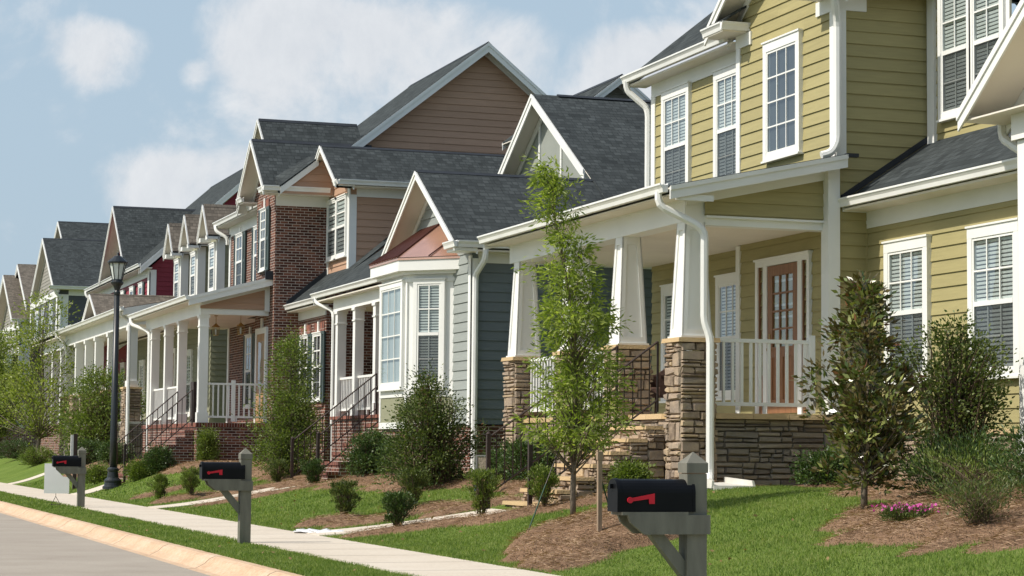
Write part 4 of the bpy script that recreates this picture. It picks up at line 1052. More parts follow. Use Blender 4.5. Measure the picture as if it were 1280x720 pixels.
    door = d.build('front_door', M['wood'], r)
    g = MB(); g.ngon([F(28.47, .022, 2.75), F(29.15, .022, 2.75), F(29.15, .022, 3.8), F(28.47, .022, 3.8)]); g.build('door_pane', M['glass'], door)
    g = MB(); g.ngon([F(28.47, .006, 2.75), F(29.15, .006, 2.75), F(29.15, .006, 3.8), F(28.47, .006, 3.8)]); g.build('door_curtain', M['blind'], door)
    g = MB(); g.tube([F(29.23, .045, 2.72), F(29.23, .09, 2.72)], .028, 10); g.box(29.21, 29.25, .045, .055, 2.8, 2.95, F=F); g.build('handle', M['brass'], door)
    for a, b in ((28.0, 28.17), (29.45, 29.63)):
        s = MB(); s.box(a, b, 0, .03, 1.78, 2.35, F=F); s.box(a, a+.03, 0, .04, 2.35, 3.96, F=F); s.box(b-.03, b, 0, .04, 2.35, 3.96, F=F); so = s.build('sidelight', M['wood'], r)
        g = MB(); g.ngon([F(a, .02, 2.35), F(b, .02, 2.35), F(b, .02, 3.96), F(a, .02, 3.96)]); g.build('sidelight_pane', M['glass'], so)
        g = MB(); g.ngon([F(a, .004, 2.35), F(b, .004, 2.35), F(b, .004, 3.96), F(a, .004, 3.96)]); g.build('sidelight_curtain', M['wood'], so)
    # porch ----------------------------------------------------------
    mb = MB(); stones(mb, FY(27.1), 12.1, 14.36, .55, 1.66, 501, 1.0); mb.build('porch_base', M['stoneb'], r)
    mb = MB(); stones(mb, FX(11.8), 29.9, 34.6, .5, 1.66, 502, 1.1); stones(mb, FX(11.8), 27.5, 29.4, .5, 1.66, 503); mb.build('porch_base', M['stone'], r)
    mb = MB(); u = 12.1
    while u < 14.3: w = .42+.2*((u*7) % 1); mb.welded_box([(u, 27.0, 1.66), (min(u+w, 14.36)-.006, 27.0, 1.66), (min(u+w, 14.36)-.006, 27.4, 1.66), (u, 27.4, 1.66), (u, 27.01, 1.735), (min(u+w, 14.36)-.006, 27.01, 1.735), (min(u+w, 14.36)-.006, 27.4, 1.735), (u, 27.4, 1.735)]); u += w
    y = 27.4
    while y < 34.5: w = .5+.2*((y*7) % 1); y1 = min(y+w, 34.6); mb.welded_box([(11.74, y, 1.66), (12.1, y, 1.66), (12.1, y1-.006, 1.66), (11.74, y1-.006, 1.66), (11.75, y, 1.735), (12.1, y, 1.735), (12.1, y1-.006, 1.735), (11.75, y1-.006, 1.735)]); y += w
    mb.build('porch_cap', M['cap'], r)
    mb = MB(); mb.box(12.1, 14.2, 27.4, 34.6, 1.5, 1.72); mb.build('porch_floor', M['conc'], r)
    mb = MB(); mb.box(11.78, 14.35, 27.12, 34.55, .4, 1.6); mb.build('porch_core', M['mortar'], r)
    for i, y in enumerate((27.31, 29.62, 31.75, 34.25)):
        p = stone_pier(r, 11.60, 12.11, y-.26, y+.25, .5, 2.69, 600+i*9)
        tapered_column(r, 11.855, y, 2.78, 4.34, .44, .29, p)
    mb = MB(); mb.box(11.70, 12.0, 27.16, 34.6, 4.34, 4.62); mb.box(11.68, 12.02, 27.14, 34.62, 4.62, 4.65); mb.build('porch_beam', W, r)
    mb = MB(); mb.box(12.0, 13.95, 27.16, 27.40, 4.30, 4.40); mb.box(12.0, 13.95, 27.10, 27.42, 4.40, 4.43); mb.build('side_beam', W, r)
    mb = MB(); mb.box(12.0, 14.2, 27.4, 34.6, 4.36, 4.40); mb.build('porch_ceiling', M['cream'], r)
    mb = MB(); mb.box(13.78, 13.96, 26.98, 27.2, 1.735, 5.2); mb.build('porch_pilaster', W, r)
    sl = .212; zf = lambda x: 4.77+sl*(x-11.3)
    siding(r, FY(27.14), [(11.98, 4.43), (13.8, 4.43), (13.8, zf(13.8)-.1), (11.98, zf(11.98)-.12)], M['olive'], 'porch_gable')
    pts = [V((11.3, 26.75, zf(11.3))), V((11.3, 34.75, zf(11.3))), V((14.2, 34.75, zf(14.2))), V((14.2, 30.3, zf(14.2))), V((13.95, 30.3, zf(13.95))), V((13.95, 26.75, zf(13.95)))]
    roofplane(r, pts, th=.03, name='porch_roof')
    sf = MB(); sf.prism([V((11.33, 26.78, 4.66)), V((11.33, 34.72, 4.66)), V((11.70, 34.72, 4.66)), V((11.70, 26.78, 4.66))], (0, 0, -.02)); soffit_under(sf, pts, .03); sf.build('soffit', M['cream'], r)
    rb = MB()
    for yy, s in ((26.75, -1), (34.75, 1)):
        rb.board((11.3, yy, zf(11.3)-.02), (13.95, yy, zf(13.95)-.02), .17, (0, s*.03, 0)); rb.board((11.3, yy+s*.03, zf(11.3)-.01), (13.95, yy+s*.03, zf(13.95)-.01), .06, (0, s*.02, 0))
    rb.board((11.7, 27.10, zf(11.7)-.08), (13.8, 27.10, zf(13.8)-.08), .22, (0, .03, 0)); rb.box(11.4, 11.95, 26.76, 26.79, 4.58, 4.66)
    rb.build('rake_board', W, r)
    mb = MB(); mb.board((13.93, 26.70, zf(13.93)+.01), (13.93, 26.78, zf(13.93)+.01), .05, (.18, 0, 0)); mb.build('kickout_flashing', M['flash'], r)
    gutter(r, (11.3, 26.8, 4.80), (11.3, 34.8, 4.80), (-1, 0, 0))
    downspout(r, [(11.24, 27.0, 4.70), (11.24, 26.98, 4.52), (11.76, 26.86, 4.26), (11.85, 26.84, 4.16), (11.85, 26.84, 2.95), (11.92, 26.80, 2.75), (11.92, 26.80, .92), (11.88, 26.72, .82)], .047)
    # porch railings
    railing(r, FY(27.2), 12.16, 13.66, 1.84, 2.76, (13.62,))
    railing(r, FX(11.86), 29.88, 31.5, 1.84, 2.72); railing(r, FX(11.86), 32.0, 34.0, 1.84, 2.72)
    # stone stair and iron rails
    steps(r, 27.72, 29.2, 11.62, 1.735, 9.55, .32, 8, 'stone', 'stone')
    iron_rail(r, (9.72, 27.80, .46), (11.55, 27.74, 1.80), .92, .12, .12); iron_rail(r, (9.6, 29.25, .46), (11.55, 29.25, 1.80), .92, .12, .12)
    # main roof, left part
    sl = .80; ze = 7.66
    pts = [V((13.86, 30.3, ze)), V((13.86, 34.7, ze)), V((18.9, 34.7, ze+sl*5.04)), V((18.9, 27.0, ze+sl*5.04)), V((15.4, 27.0, ze+sl*1.54)), V((14.6, 28.7, ze+sl*.74))]
    roofplane(r, pts); roofplane(r, [V((18.9, 14, ze+4.03)), V((18.9, 34.7, ze+4.03)), V((24, 34.7, ze)), V((24, 14, ze))])
    roofplane(r, [V((15.2, 14, 8.3)), V((15.2, 27.0, 8.3)), V((18.9, 27.0, ze+4.03)), V((18.9, 14, ze+4.03))])
    mb = MB(); mb.box(13.86, 14.2, 30.34, 34.7, 7.50, 7.53); soffit_under(mb, [V((14.2, 34.36, ze+.27)), V((14.2, 34.7, ze+.27)), V((18.9, 34.7, ze+4.03)), V((18.9, 34.36, ze+4.03))]); mb.build('soffit', M['cream'], r)
    gutter(r, (13.86, 30.5, 7.68), (13.86, 34.75, 7.68), (-1, 0, 0))
    mb = MB(); mb.board((13.86, 34.70, ze-.01), (18.9, 34.70, ze+4.02), .2, (0, .03, 0)); mb.build('rake_board', W, r)
    downspout(r, [(13.80, 34.62, 7.58), (13.82, 34.62, 7.42), (14.12, 34.46, 7.12), (14.14, 34.44, 7.0), (14.14, 34.44, 5.0)], .05)
    # bay gable over the front bay
    cross_gable(r, 13.55, 17.4, 28.68, 1.98, 7.68, .74, rake=.16, xb=13.95)
    for y0, y1 in ((29.95, 30.68), (26.68, 27.5)):
        mb = MB(); mb.box(13.52, 14.0 if y0 > 28 else 14.42, y0, y1, 7.60, 7.63); mb.build('eave_return', M['cream'], r)
        gutter(r, (13.58, y0, 7.74), (13.58, y1, 7.74), (-1, 0, 0)); gutter(r, (13.47, y0+.02 if y0 < 28 else y0, 7.74), (14.0 if y0 > 28 else 14.42, y0, 7.74), (0, -1, 0), d=.09)
        roofplane(r, [V((13.48, y0, 7.75)), V((13.48, y1, 7.75)), V((13.95, y1, 8.05)), V((13.95, y0, 8.05))], name='return_roof')
    bx(r, FX(13.95), [(27.05, 27.62, .0, .04, 7.40, 7.60), (29.8, 30.34, .0, .04, 7.40, 7.60)], W, 'frieze'); bx(r, FY(27.05), [(13.91, 14.40, .0, .04, 7.40, 7.60)], W, 'frieze')
    downspout(r, [(13.75, 26.76, 7.62), (13.78, 26.78, 7.50), (13.90, 26.93, 7.22), (13.90, 26.93, 5.52), (13.80, 26.93, 5.36), (13.66, 26.95, 5.32)], .05)
    # wing roof
    sl = .66
    roofplane(r, [V((14.02, 14, 4.70)), V((14.02, 27.0, 4.70)), V((15.95, 27.0, 4.70+sl*1.93)), V((15.95, 14, 4.70+sl*1.93))], name='wing_roof')
    mb = MB(); mb.box(14.03, 14.43, 14, 27.0, 4.57, 4.60); mb.build('soffit', M['cream'], r)
    mb = MB(); mb.box(14.02, 14.44, 27.0, 27.03, 4.56, 4.72); mb.build('rake_board', W, r)
    mb = MB(); mb.board((14.0, 27.0, 4.79), (15.4, 27.0, 4.79+sl*1.4), .09, (0, .035, 0)); mb.build('step_flashing', M['flash'], r)
    gutter(r, (14.04, 14, 4.735), (14.04, 27.03, 4.735), (-1, 0, 0))
    # near gable at the picture's right edge
    cross_gable(r, 13.3, 16.5, 19.75, 2.88, 5.27, .76, rake=.2, xb=13.95)
    siding(r, FX(13.98), [(17.2, 5.3), (22.3, 5.3), (19.75, 7.28)], M['olive'], 'gable_wall')
    mb = MB(); mb.box(13.32, 14.45, 16.9, 22.62, 5.15, 5.17); mb.build('soffit', M['cream'], r)
    gutter(r, (13.3, 22.60, 5.29), (14.2, 22.60, 5.29), (0, 1, 0))
    downspout(r, [(13.9, 22.66, 5.2), (13.9, 22.66, 5.0), (13.9, 22.1, 4.72), (13.9, 21.9, 4.66), (14.3, 21.85, 4.4), (14.3, 21.85, 1.0)], .05)
    square_column(r, 13.7, 21.75, 1.2, 5.15, .2); mb = MB(); mb.box(13.55, 14.4, 16.9, 21.9, 4.85, 5.15); mb.build('porch_beam', W, r)

def wicker_chair():
    x, y, z = 12.72, 30.35, 1.72
    r = thing('wicker_chair', 'dark brown wicker armchair on the stone porch between the columns', 'chair', (x, y, z)); mb = MB()
    # a curved back wrapping round the seat
    n = 14; pts = []
    for k in range(n+1):
        a = math.pi*(-.15+1.3*k/n); c, s = math.cos(a), math.sin(a); h = .62+.32*max(0, math.sin(a))**1.5
        pts.append((V((x+s*.34-.02, y+c*.34, z+.36)), V((x+s*.37, y+c*.37, z+h))))
    for a, b in zip(pts[:-1], pts[1:]):
        o = V((.0, 0, 0)); d = .03
        ia = [p+(V((x, y, p.z))-p).normalized()*d for p in a]; ib = [p+(V((x, y, p.z))-p).normalized()*d for p in b]
        mb.solid([a[0], b[0], b[1], a[1]], [ia[0], ib[0], ib[1], ia[1]])
    mb.tube([p[1] for p in pts], .028, 8); mb.build('backrest', M['wicker'], r)
    mb = MB(); mb.lathe((x, y, z), [(.34, .30), (.35, .34), (.34, .42), (.28, .45)], 18); mb.build('seat', M['wicker'], r)
    for a in (.8, 2.35, 3.95, 5.5):
        mb = MB(); mb.tube([V((x+math.cos(a)*.26, y+math.sin(a)*.26, z+.32)), V((x+math.cos(a)*.30, y+math.sin(a)*.30, z))], [.026, .02], 8); mb.build('leg', M['wicker'], r)

def house_b():
    r = thing('house', 'slate grey house with a white bay window and a copper bay roof', 'house', (12.5, 40, .55)); W = M['white']
    F = FY(37.7); ze = 4.95; sl = .618
    siding(r, F, rect(12.02, 24, 1.68, 4.9), M['slate'], 'side_wall')
    flat(r, F, rect(12.02, 24, .4, 1.66), M['brick'], 'foundation', -.02)
    v = MB(); v.box(13.05, 13.5, -.015, .0, 1.32, 1.56, F=F)
    for k in range(5): v.box(13.07, 13.48, .0, .01, 1.335+k*.045, 1.35+k*.045, F=F)
    v.build('foundation_vent', M['black'], r)
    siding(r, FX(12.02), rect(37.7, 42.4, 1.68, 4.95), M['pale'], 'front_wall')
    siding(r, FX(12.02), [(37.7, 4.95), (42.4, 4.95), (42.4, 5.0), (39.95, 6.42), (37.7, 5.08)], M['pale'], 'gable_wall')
    flat(r, FX(12.04), rect(37.7, 42.5, .4, 1.66), M['brick'], 'foundation')
    bx(r, F, [(12.0, 12.14, .0, .035, 1.66, 4.7)], W, 'corner_board'); bx(r, FX(12.02), [(37.665, 37.80, .0, .035, 1.66, 4.75)], W, 'corner_board')
    bx(r, F, [(12.14, 24, .0, .03, 4.62, 4.88)], W, 'frieze')
    mb = MB(); mb.box(12.0, 25, 37.32, 37.7, 4.80, 4.83); mb.build('soffit', M['cream'], r)
    gutter(r, (11.62, 37.34, 4.98), (25, 37.34, 4.98), (0, -1, 0)); gutter(r, (11.60, 37.24, 4.98), (11.60, 37.9, 4.98), (-1, 0, 0), d=.09)
    mb = MB(); mb.box(11.60, 12.0, 37.32, 37.9, 4.80, 4.85); mb.build('eave_return', W, r)
    downspout(r, [(12.15, 37.28, 4.86), (12.15, 37.30, 4.66), (12.07, 37.60, 4.40), (12.07, 37.62, 4.30), (12.07, 37.62, .85), (12.0, 37.5, .7)], .05)
    tip = MB(); tip.box(11.85, 12.15, 37.0, 37.5, .60, .66); tag(tip.build('splash_block', M['conc'], origin=(12, 37.2, .6)), 'small pale splash block at the grey house corner', 'splash block')
    # wing gable (front) and main gable behind, sharing the right slope
    cross_gable(r, 11.6, 15.6, 39.93, 2.60, ze, sl, rake=.14, xb=12.02)
    zr = ze+sl*6.25; yc = 43.5
    pts = [V((15.2, 37.3, ze)), V((25, 37.3, ze)), V((25, yc, zr)), V((15.2, yc, zr))]; roofplane(r, pts)
    pts2 = [V((15.2, 49.3, ze)), V((25, 49.3, ze)), V((25, yc, zr)), V((15.2, yc, zr))]; roofplane(r, pts2)
    sf = MB(); soffit_under(sf, [V((15.2, 37.3, ze)), V((15.75, 37.3, ze)), V((15.75, yc, zr)), V((15.2, yc, zr))]); soffit_under(sf, [V((15.2, 49.3, ze)), V((15.75, 49.3, ze)), V((15.75, yc, zr)), V((15.2, yc, zr))]); sf.build('soffit', M['cream'], r)
    for y0, zz in ((40.3, ze+sl*3.0), (49.3, ze)):
        rb = MB()
        rb.board((15.20, y0, zz-.02), (15.20, yc, zr-.02), .2, (-.03, 0, 0)); rb.board((15.17, y0, zz), (15.17, yc, zr), .08, (-.02, 0, 0)); rb.board((15.54, y0, zz-.07), (15.54, yc, zr-.07), .18, (.03, 0, 0))
        rb.build('rake_board', W, r)
    rc = MB(); rc.solid([V((15.75, yc-.1, zr-.03)), V((15.75, yc, zr+.03)), V((15.75, yc+.1, zr-.03))], [V((25, yc-.1, zr-.03)), V((25, yc, zr+.03)), V((25, yc+.1, zr-.03))]); rc.build('ridge_cap', M['flash'], r)
    flat(r, FX(15.58), [(37.8, 5.1), (49, 5.1), (yc, 8.8)], M['sagepanel'], 'gable_panel')
    mb = MB()
    for y in np.arange(38.59, 49, 1.37):
        zt = zr-.12-sl*abs(y-yc)
        if zt > 5.3: mb.box(y-.045, y+.045, .0, .03, 5.1, zt, F=FX(15.58))
    mb.build('battens', W, r)
    # porch left of the bay: shed roof, columns, rails, brick base
    flat(r, FX(13.9), rect(42.4, 48.9, 1.9, 5.3), M['brick'], 'porch_wall'); window(r, FX(13.9), 46.4, 47.4, 2.3, 4.2, 2, 2, far=True)
    siding(r, FO((0, 42.4, 0), (1, 0, 0), (0, 1, 0)), rect(12.02, 13.9, 1.7, 5), M['slate'], 'porch_end_wall')
    z0 = 4.72; s2 = .72; pts = [V((11.8, 42.45, z0)), V((11.8, 49.0, z0)), V((15.2, 49.0, z0+s2*3.4)), V((15.2, 42.45, z0+s2*3.4))]; roofplane(r, pts, name='porch_roof')
    sf = MB(); sf.box(11.8, 12.2, 42.4, 48.98, 4.57, 4.6); soffit_under(sf, pts); sf.build('soffit', M['cream'], r)
    gutter(r, (11.82, 42.3, 4.77), (11.82, 49.0, 4.77), (-1, 0, 0)); mb = MB(); mb.board((11.8, 49.0, z0-.01), (15.2, 49.0, z0+s2*3.4), .2, (0, .03, 0)); mb.build('rake_board', W, r)
    mb = MB(); mb.box(12.0, 12.22, 42.4, 47.95, 4.30, 4.58); mb.build('porch_beam', W, r); mb = MB(); mb.box(12.22, 13.9, 42.4, 48.9, 4.40, 4.43); mb.build('porch_ceiling', M['cream'], r)
    mb = MB(); mb.box(12.0, 13.9, 42.4, 47.9, .4, 1.86); mb.build('porch_base', M['brick'], r); mb = MB(); mb.box(11.95, 13.9, 42.4, 47.94, 1.86, 1.93); mb.build('porch_cap', M['solder'], r)
    for y in (47.65, 46.1, 44.4): square_column(r, 12.11, y, 1.93, 4.3, .2)
    railing(r, FX(12.11), 44.5, 46.0, 2.05, 2.80); railing(r, FX(12.11), 46.2, 47.55, 2.05, 2.80)
    steps(r, 42.6, 44.1, 11.98, 1.93, 10.35, .55, 7); iron_rail(r, (10.4, 42.62, .6), (11.98, 42.62, 1.93)); iron_rail(r, (10.2, 44.05, .5), (11.98, 44.05, 1.93))
    downspout(r, [(11.78, 48.75, 4.7), (11.78, 48.7, 4.55), (12.05, 48.2, 4.35), (12.05, 48.1, 4.2), (12.05, 48.1, .8)], .04)
    # bay window ----------------------------------------------------
    A = [V((12.02, 42.0, 0)), V((11.32, 41.3, 0)), V((11.32, 39.45, 0)), V((12.02, 38.75, 0))]
    def ring(off, z):
        c = V((12.4, 40.3, 0)); out = []
        n = [(A[1]-A[0]).normalized(), (A[2]-A[1]).normalized(), (A[3]-A[2]).normalized()]
        nn = [V((q.y, -q.x, 0)) for q in n]; nn = [q if q.x < 0 else -q for q in nn]
        L = [(A[0]+nn[0]*off, n[0]), (A[1]+nn[1]*off, n[1]), (A[2]+nn[2]*off, n[2])]
        def isec(a, b):
            (p, d), (q, e) = a, b; den = d.x*e.y-d.y*e.x; t = ((q.x-p.x)*e.y-(q.y-p.y)*e.x)/den; return p+d*t
        def wallhit(a): p, d = a; t = (12.02-p.x)/d.x; return p+d*t
        return [q+V((0, 0, z)) for q in (wallhit(L[0]), isec(L[0], L[1]), isec(L[1], L[2]), wallhit(L[2]))]
    def bayband(off, z0, z1, mat, name): mb = MB(); mb.solid(ring(off, z0), ring(off, z1)); return mb.build(name, M[mat], r)
    bayband(0, 1.66, 4.5, 'white', 'bay_body'); bayband(.012, 1.7, 2.2, 'sage', 'bay_apron'); bayband(.03, 2.2, 2.34, 'white', 'bay_sill'); bayband(.03, 1.6, 1.72, 'white', 'bay_skirt'); bayband(-.03, .4, 1.6, 'brick', 'bay_foundation')
    bayband(.03, 4.36, 4.42, 'white', 'bay_trim'); bayband(.10, 4.50, 4.56, 'white', 'bay_trim'); bayband(.22, 4.56, 4.80, 'white', 'bay_fascia'); bayband(.24, 4.76, 4.80, 'copper', 'copper_edge')
    fF = FX(11.32); window(r, fF, 39.58, 41.2, 2.36, 4.42, 3, 4, 'fixed', casing=.12, head=.0, blinds='curtain')
    U = (A[3]-A[2]).normalized(); n = V((U.y, -U.x, 0)); n = n if n.x < 0 else -n; L = (A[3]-A[2]).length
    # right angled side: one double-hung window filling the face
    window(r, FO(A[2], U, n), .15, L-.17, 2.36, 4.42, 2, 2, casing=.085, head=.02)
    U2 = (A[0]-A[1]).normalized(); n2 = V((U2.y, -U2.x, 0)); n2 = n2 if n2.x < 0 else -n2; window(r, FO(A[1], U2, n2), .15, (A[0]-A[1]).length-.17, 2.36, 4.42, 2, 2, casing=.085, head=.02)
    bx(r, fF, [(39.43, 39.53, .0, .025, 1.73, 4.35), (41.22, 41.32, .0, .025, 1.73, 4.35)], W, 'bay_corner')
    # standing-seam copper hip roof
    e = ring(.25, 4.81); zt = 5.55; xt = 12.06; T0, T1 = V((xt, 40.9, zt)), V((xt, 39.75, zt)); mb = MB()
    mb.ngon([e[1], e[2], T1, T0]); mb.ngon([e[2], e[3], V((xt, e[3].y+.02, 4.81)), T1]); mb.ngon([e[1], T0, V((xt, e[0].y-.02, 4.81)), e[0]])
    cr = mb.build('copper_roof', M['copper'], r); sm = MB()
    k = 11
    for i in range(k+1):
        a = e[1]+(e[2]-e[1])*i/k; b = T0+(T1-T0)*i/k; sm.tube([a+V((0, 0, .014)), b+V((0, 0, .014))], .02, 4)
    for a, b in ((e[2]*.5+e[3]*.5, T1*.5+V((xt, e[3].y, 4.81))*.5), (e[1]*.5+e[0]*.5, T0*.5+V((xt, e[0].y, 4.81))*.5)): sm.tube([a+V((0, 0, .012)), b+V((0, 0, .012))], .014, 4)
    sm.tube([e[2], T1], .016, 4); sm.build('seam', M['copperold'], cr)
    # small gable at the rear of the main roof
    side_gable(r, 16.2, 17.45, 9.46, .78, 44.0, 48.5, rake=.16, yb=44.35, xback=19.4)
    siding(r, FY(44.35), [(16.2, 8.3), (18.7, 8.3), (17.45, 9.27)], M['tan'], 'gable_wall')
    flat(r, FY(48.9), rect(13.9, 24, .5, 5), M['slate'], 'far_wall'); flat(r, FX(24), rect(37.7, 48.9, .5, 5.2), M['slate'], 'rear_wall')

def house_c():
    r = thing('house', 'red brick and brown sided house with a big brown gable and green shutters', 'house', (12.8, 55, .6)); W = M['white']
    # lower brick front and side
    flat(r, FX(12.4), rect(50.2, 53.0, .4, 4.5), M['brick'], 'front_wall'); flat(r, FY(50.2), rect(12.4, 22, .4, 5.0), M['brick'], 'side_wall')
    F = FX(12.4)
    for u in (52.2, 50.85):
        window(r, F, u-.42, u+.42, 2.35, 4.0, 2, 2, casing=.06, head=.0, blinds=None, far=True); shutters(r, F, u-.42, u+.42, 2.3, 4.0, .24)
        bx(r, F, [(u-.5, u+.5, 0, .02, 4.0, 4.22)], M['solder'], 'lintel'); bx(r, F, [(u-.06, u+.06, .0, .05, 4.0, 4.25)], W, 'keystone'); bx(r, F, [(u-.5, u+.5, 0, .05, 2.2, 2.3)], M['solder'], 'window_ledge')
    bx(r, F, [(50.2, 53.0, 0, .03, 4.38, 4.6)], W, 'frieze'); mb = MB(); mb.box(12.08, 12.4, 50.0, 53.0, 4.58, 4.61); mb.build('soffit', M['cream'], r)
    gutter(r, (12.1, 50.0, 4.76), (12.1, 52.98, 4.76), (-1, 0, 0)); zs = 4.72; s2 = .82
    roofplane(r, [V((12.05, 49.9, zs)), V((12.05, 53.0, zs)), V((14.2, 53.0, zs+s2*2.15)), V((14.2, 49.9, zs+s2*2.15))], name='shed_roof')
    mb = MB(); mb.board((12.05, 52.93, zs+.14), (13.15, 52.93, zs+s2*1.1+.14), .18, (0, .03, 0)); mb.build('step_flashing', M['flash'], r)
    # upper brown front with its gable
    siding(r, FX(13.1), rect(50.8, 53.0, 5.3, 7.6), M['brown'], 'upper_wall'); siding(r, FX(13.1), [(50.8, 7.6), (53.3, 7.6), (52.05, 8.4)], M['brown'], 'gable_wall')
    siding(r, FY(50.8), rect(13.1, 22, 5.2, 7.55), M['brown'], 'side_wall')
    bx(r, FX(13.1), [(50.78, 50.98, 0, .03, 5.5, 7.6), (52.85, 53.0, 0, .03, 5.4, 7.6)], W, 'corner_board'); bx(r, FY(50.8), [(13.07, 13.25, 0, .03, 5.5, 7.35), (13.25, 22, 0, .03, 7.3, 7.52)], W, 'corner_board')
    window(r, FX(13.1), 50.98, 52.0, 5.88, 7.4, 1, 2, casing=.07, head=0, far=True); window(r, FX(13.1), 51.86, 52.88, 5.88, 7.4, 1, 2, casing=.07, head=0, far=True)
    cross_gable(r, 12.65, 19.5, 52.05, 1.62, 7.62, .66, rake=.13, xb=13.1)
    gutter(r, (12.7, 50.43, 7.66), (20, 50.43, 7.66), (0, -1, 0)); gutter(r, (12.72, 50.35, 7.66), (12.72, 50.8, 7.66), (-1, 0, 0), d=.09); gutter(r, (12.72, 53.3, 7.66), (12.72, 53.7, 7.66), (-1, 0, 0), d=.09)
    mb = MB(); mb.box(12.7, 20, 50.43, 50.8, 7.5, 7.53); mb.box(12.7, 13.1, 50.4, 50.8, 7.5, 7.53); mb.build('soffit', M['cream'], r)
    # main roof, brown side gable
    zr, xr, sl = 11.98, 17.65, .80
    side_gable(r, 12.25, xr, zr, sl, 54.1, 61.5, yb=54.5, rake=.24, xback=23)
    siding(r, FY(54.5), [(12.6, 7.9), (22.7, 7.9), (xr, 11.75)], M['brown'], 'gable_wall')
    # brick bay with steep gable
    flat(r, FY(53.0), rect(11.75, 14.5, .4, 7.7), M['brick'], 'brick_side_wall'); flat(r, FX(11.75), rect(53.0, 55.2, .4, 7.6), M['brick'], 'brick_bay'); flat(r, FX(11.752), [(53.0, 7.6), (55.6, 7.6), (54.15, 8.85)], M['brick'], 'gable_wall')
    cross_gable(r, 11.35, 14.5, 54.15, 1.62, 7.62, .88, rake=.14, xb=11.75)
    for y0, y1 in ((52.5, 53.15), (55.2, 55.8)):
        gutter(r, (11.4, y0, 7.68), (11.4, y1, 7.68), (-1, 0, 0), d=.1)
        mb = MB(); mb.box(11.38, 11.8, y0, y1, 7.52, 7.56); mb.build('eave_return', M['cream'], r)
    gutter(r, (11.31, 52.5, 7.68), (13.0, 52.5, 7.68), (0, -1, 0)); bx(r, FY(53.0), [(11.75, 13.6, 0, .03, 7.25, 7.5)], W, 'frieze'); mb = MB(); mb.box(11.4, 13.2, 52.5, 53.0, 7.5, 7.53); mb.build('soffit', M['cream'], r)
    
    F = FX(11.75); window(r, F, 53.82, 54.48, 5.7, 7.3, 2, 3, casing=.05, head=0, blinds=None, far=True); shutters(r, F, 53.82, 54.48, 5.68, 7.3, .28)
    bx(r, F, [(53.7, 54.6, 0, .02, 7.3, 7.5)], M['solder'], 'lintel'); bx(r, F, [(54.09, 54.21, 0, .05, 7.28, 7.55)], W, 'keystone')
    # recessed brick front
    F = FX(12.3); flat(r, F, rect(55.2, 61.3, .4, 7.5), M['brick'], 'front_wall'); bx(r, F, [(61.2, 61.4, 0, .03, 1.9, 7.3)], W, 'corner_board')
    flat(r, FO((0, 55.2, 0), (1, 0, 0), (0, 1, 0)), rect(11.75, 12.3, .4, 7.5), M['brick'], 'return_wall')
    bx(r, F, [(55.2, 61.4, 0, .03, 7.22, 7.5)], W, 'frieze'); mb = MB(); mb.box(11.95, 12.3, 55.6, 61.75, 7.5, 7.53); mb.build('soffit', M['cream'], r)
    gutter(r, (11.97, 55.9, 7.66), (11.97, 61.8, 7.66), (-1, 0, 0)); downspout(r, [(11.9, 61.6, 7.56), (11.9, 61.5, 7.4), (12.2, 61.3, 7.2), (12.2, 61.3, 7.0)], .045)
    for u in (59.8, 57.4):
        window(r, F, u-.45, u+.45, 5.6, 7.2, 2, 2, casing=.06, head=0, far=True, blinds=None); shutters(r, F, u-.45, u+.45, 5.58, 7.2, .3); bx(r, F, [(u-.06, u+.06, .0, .05, 7.2, 7.4)], W, 'keystone')
    cross_gable(r, 11.68, 14.3, 54.9, 2.45, 7.535, .88, rake=.11, rclip=54.2)
    mb = MB(); mb.board((11.72, 52.40, 7.64), (12.68, 52.40, 8.40), .17, (0, -.03, 0)); mb.build('rake_board', W, r)
    siding(r, FY(52.44), [(11.75, 7.5), (13.15, 7.5), (13.15, 8.6), (12.7, 8.3), (11.75, 7.56)], M['brown'], 'upper_wall')
    roofplane(r, [V((11.70, 52.36, 7.68)), V((12.70, 52.36, 8.46)), V((12.70, 53.6, 8.60)), V((11.70, 53.0, 8.0))], name='roof'); flat(r, FX(12.0), [(52.9, 7.6), (57, 7.6), (54.9, 9.55)], M['sage'], 'gable_wall')
    u = 58.3; window(r, F, u-.42, u+.42, 2.3, 4.3, 2, 2, casing=.06, head=0, far=True, blinds=None); shutters(r, F, u-.42, u+.42, 2.3, 4.3, .3); bx(r, F, [(u-.06, u+.06, .0, .05, 4.3, 4.5)], W, 'keystone')
    # door in the brick bay
    F = FX(11.75); d = MB()
    for a in ((53.62, 53.78, 0, .06, 1.85, 4.1), (54.74, 54.9, 0, .06, 1.85, 4.1), (53.62, 54.9, 0, .06, 4.1, 4.25)): d.box(*a, F=F)
    d.build('door_frame', W, r); d = MB(); d.box(53.78, 54.74, 0, .04, 1.85, 4.1, F=F); d.box(53.9, 54.62, .04, .055, 2.0, 2.5, F=F); do = d.build('front_door', M['oak'], r)
    d = MB(); d.ngon([F(53.95, .043, 2.7), F(54.57, .043, 2.7), F(54.57, .043, 3.9), F(53.95, .043, 3.9)]); d.build('door_pane', M['glass'], do); bx(r, F, [(54.2, 54.32, .0, .05, 4.25, 4.5)], W, 'keystone')
    # porch
    mb = MB(); mb.box(10.0, 11.74, 53.55, 56.3, .4, 1.72); mb.box(10.0, 12.28, 56.3, 61.9, .4, 1.72); mb.build('porch_base', M['brick'], r)
    mb = MB(); mb.box(9.97, 11.74, 53.52, 56.3, 1.72, 1.83); mb.box(9.97, 12.28, 56.3, 61.93, 1.72, 1.83); mb.build('porch_cap', M['solder'], r)
    for y in (53.72, 56.65, 58.7, 60.9): square_column(r, 10.13, y, 1.83, 4.5, .22)
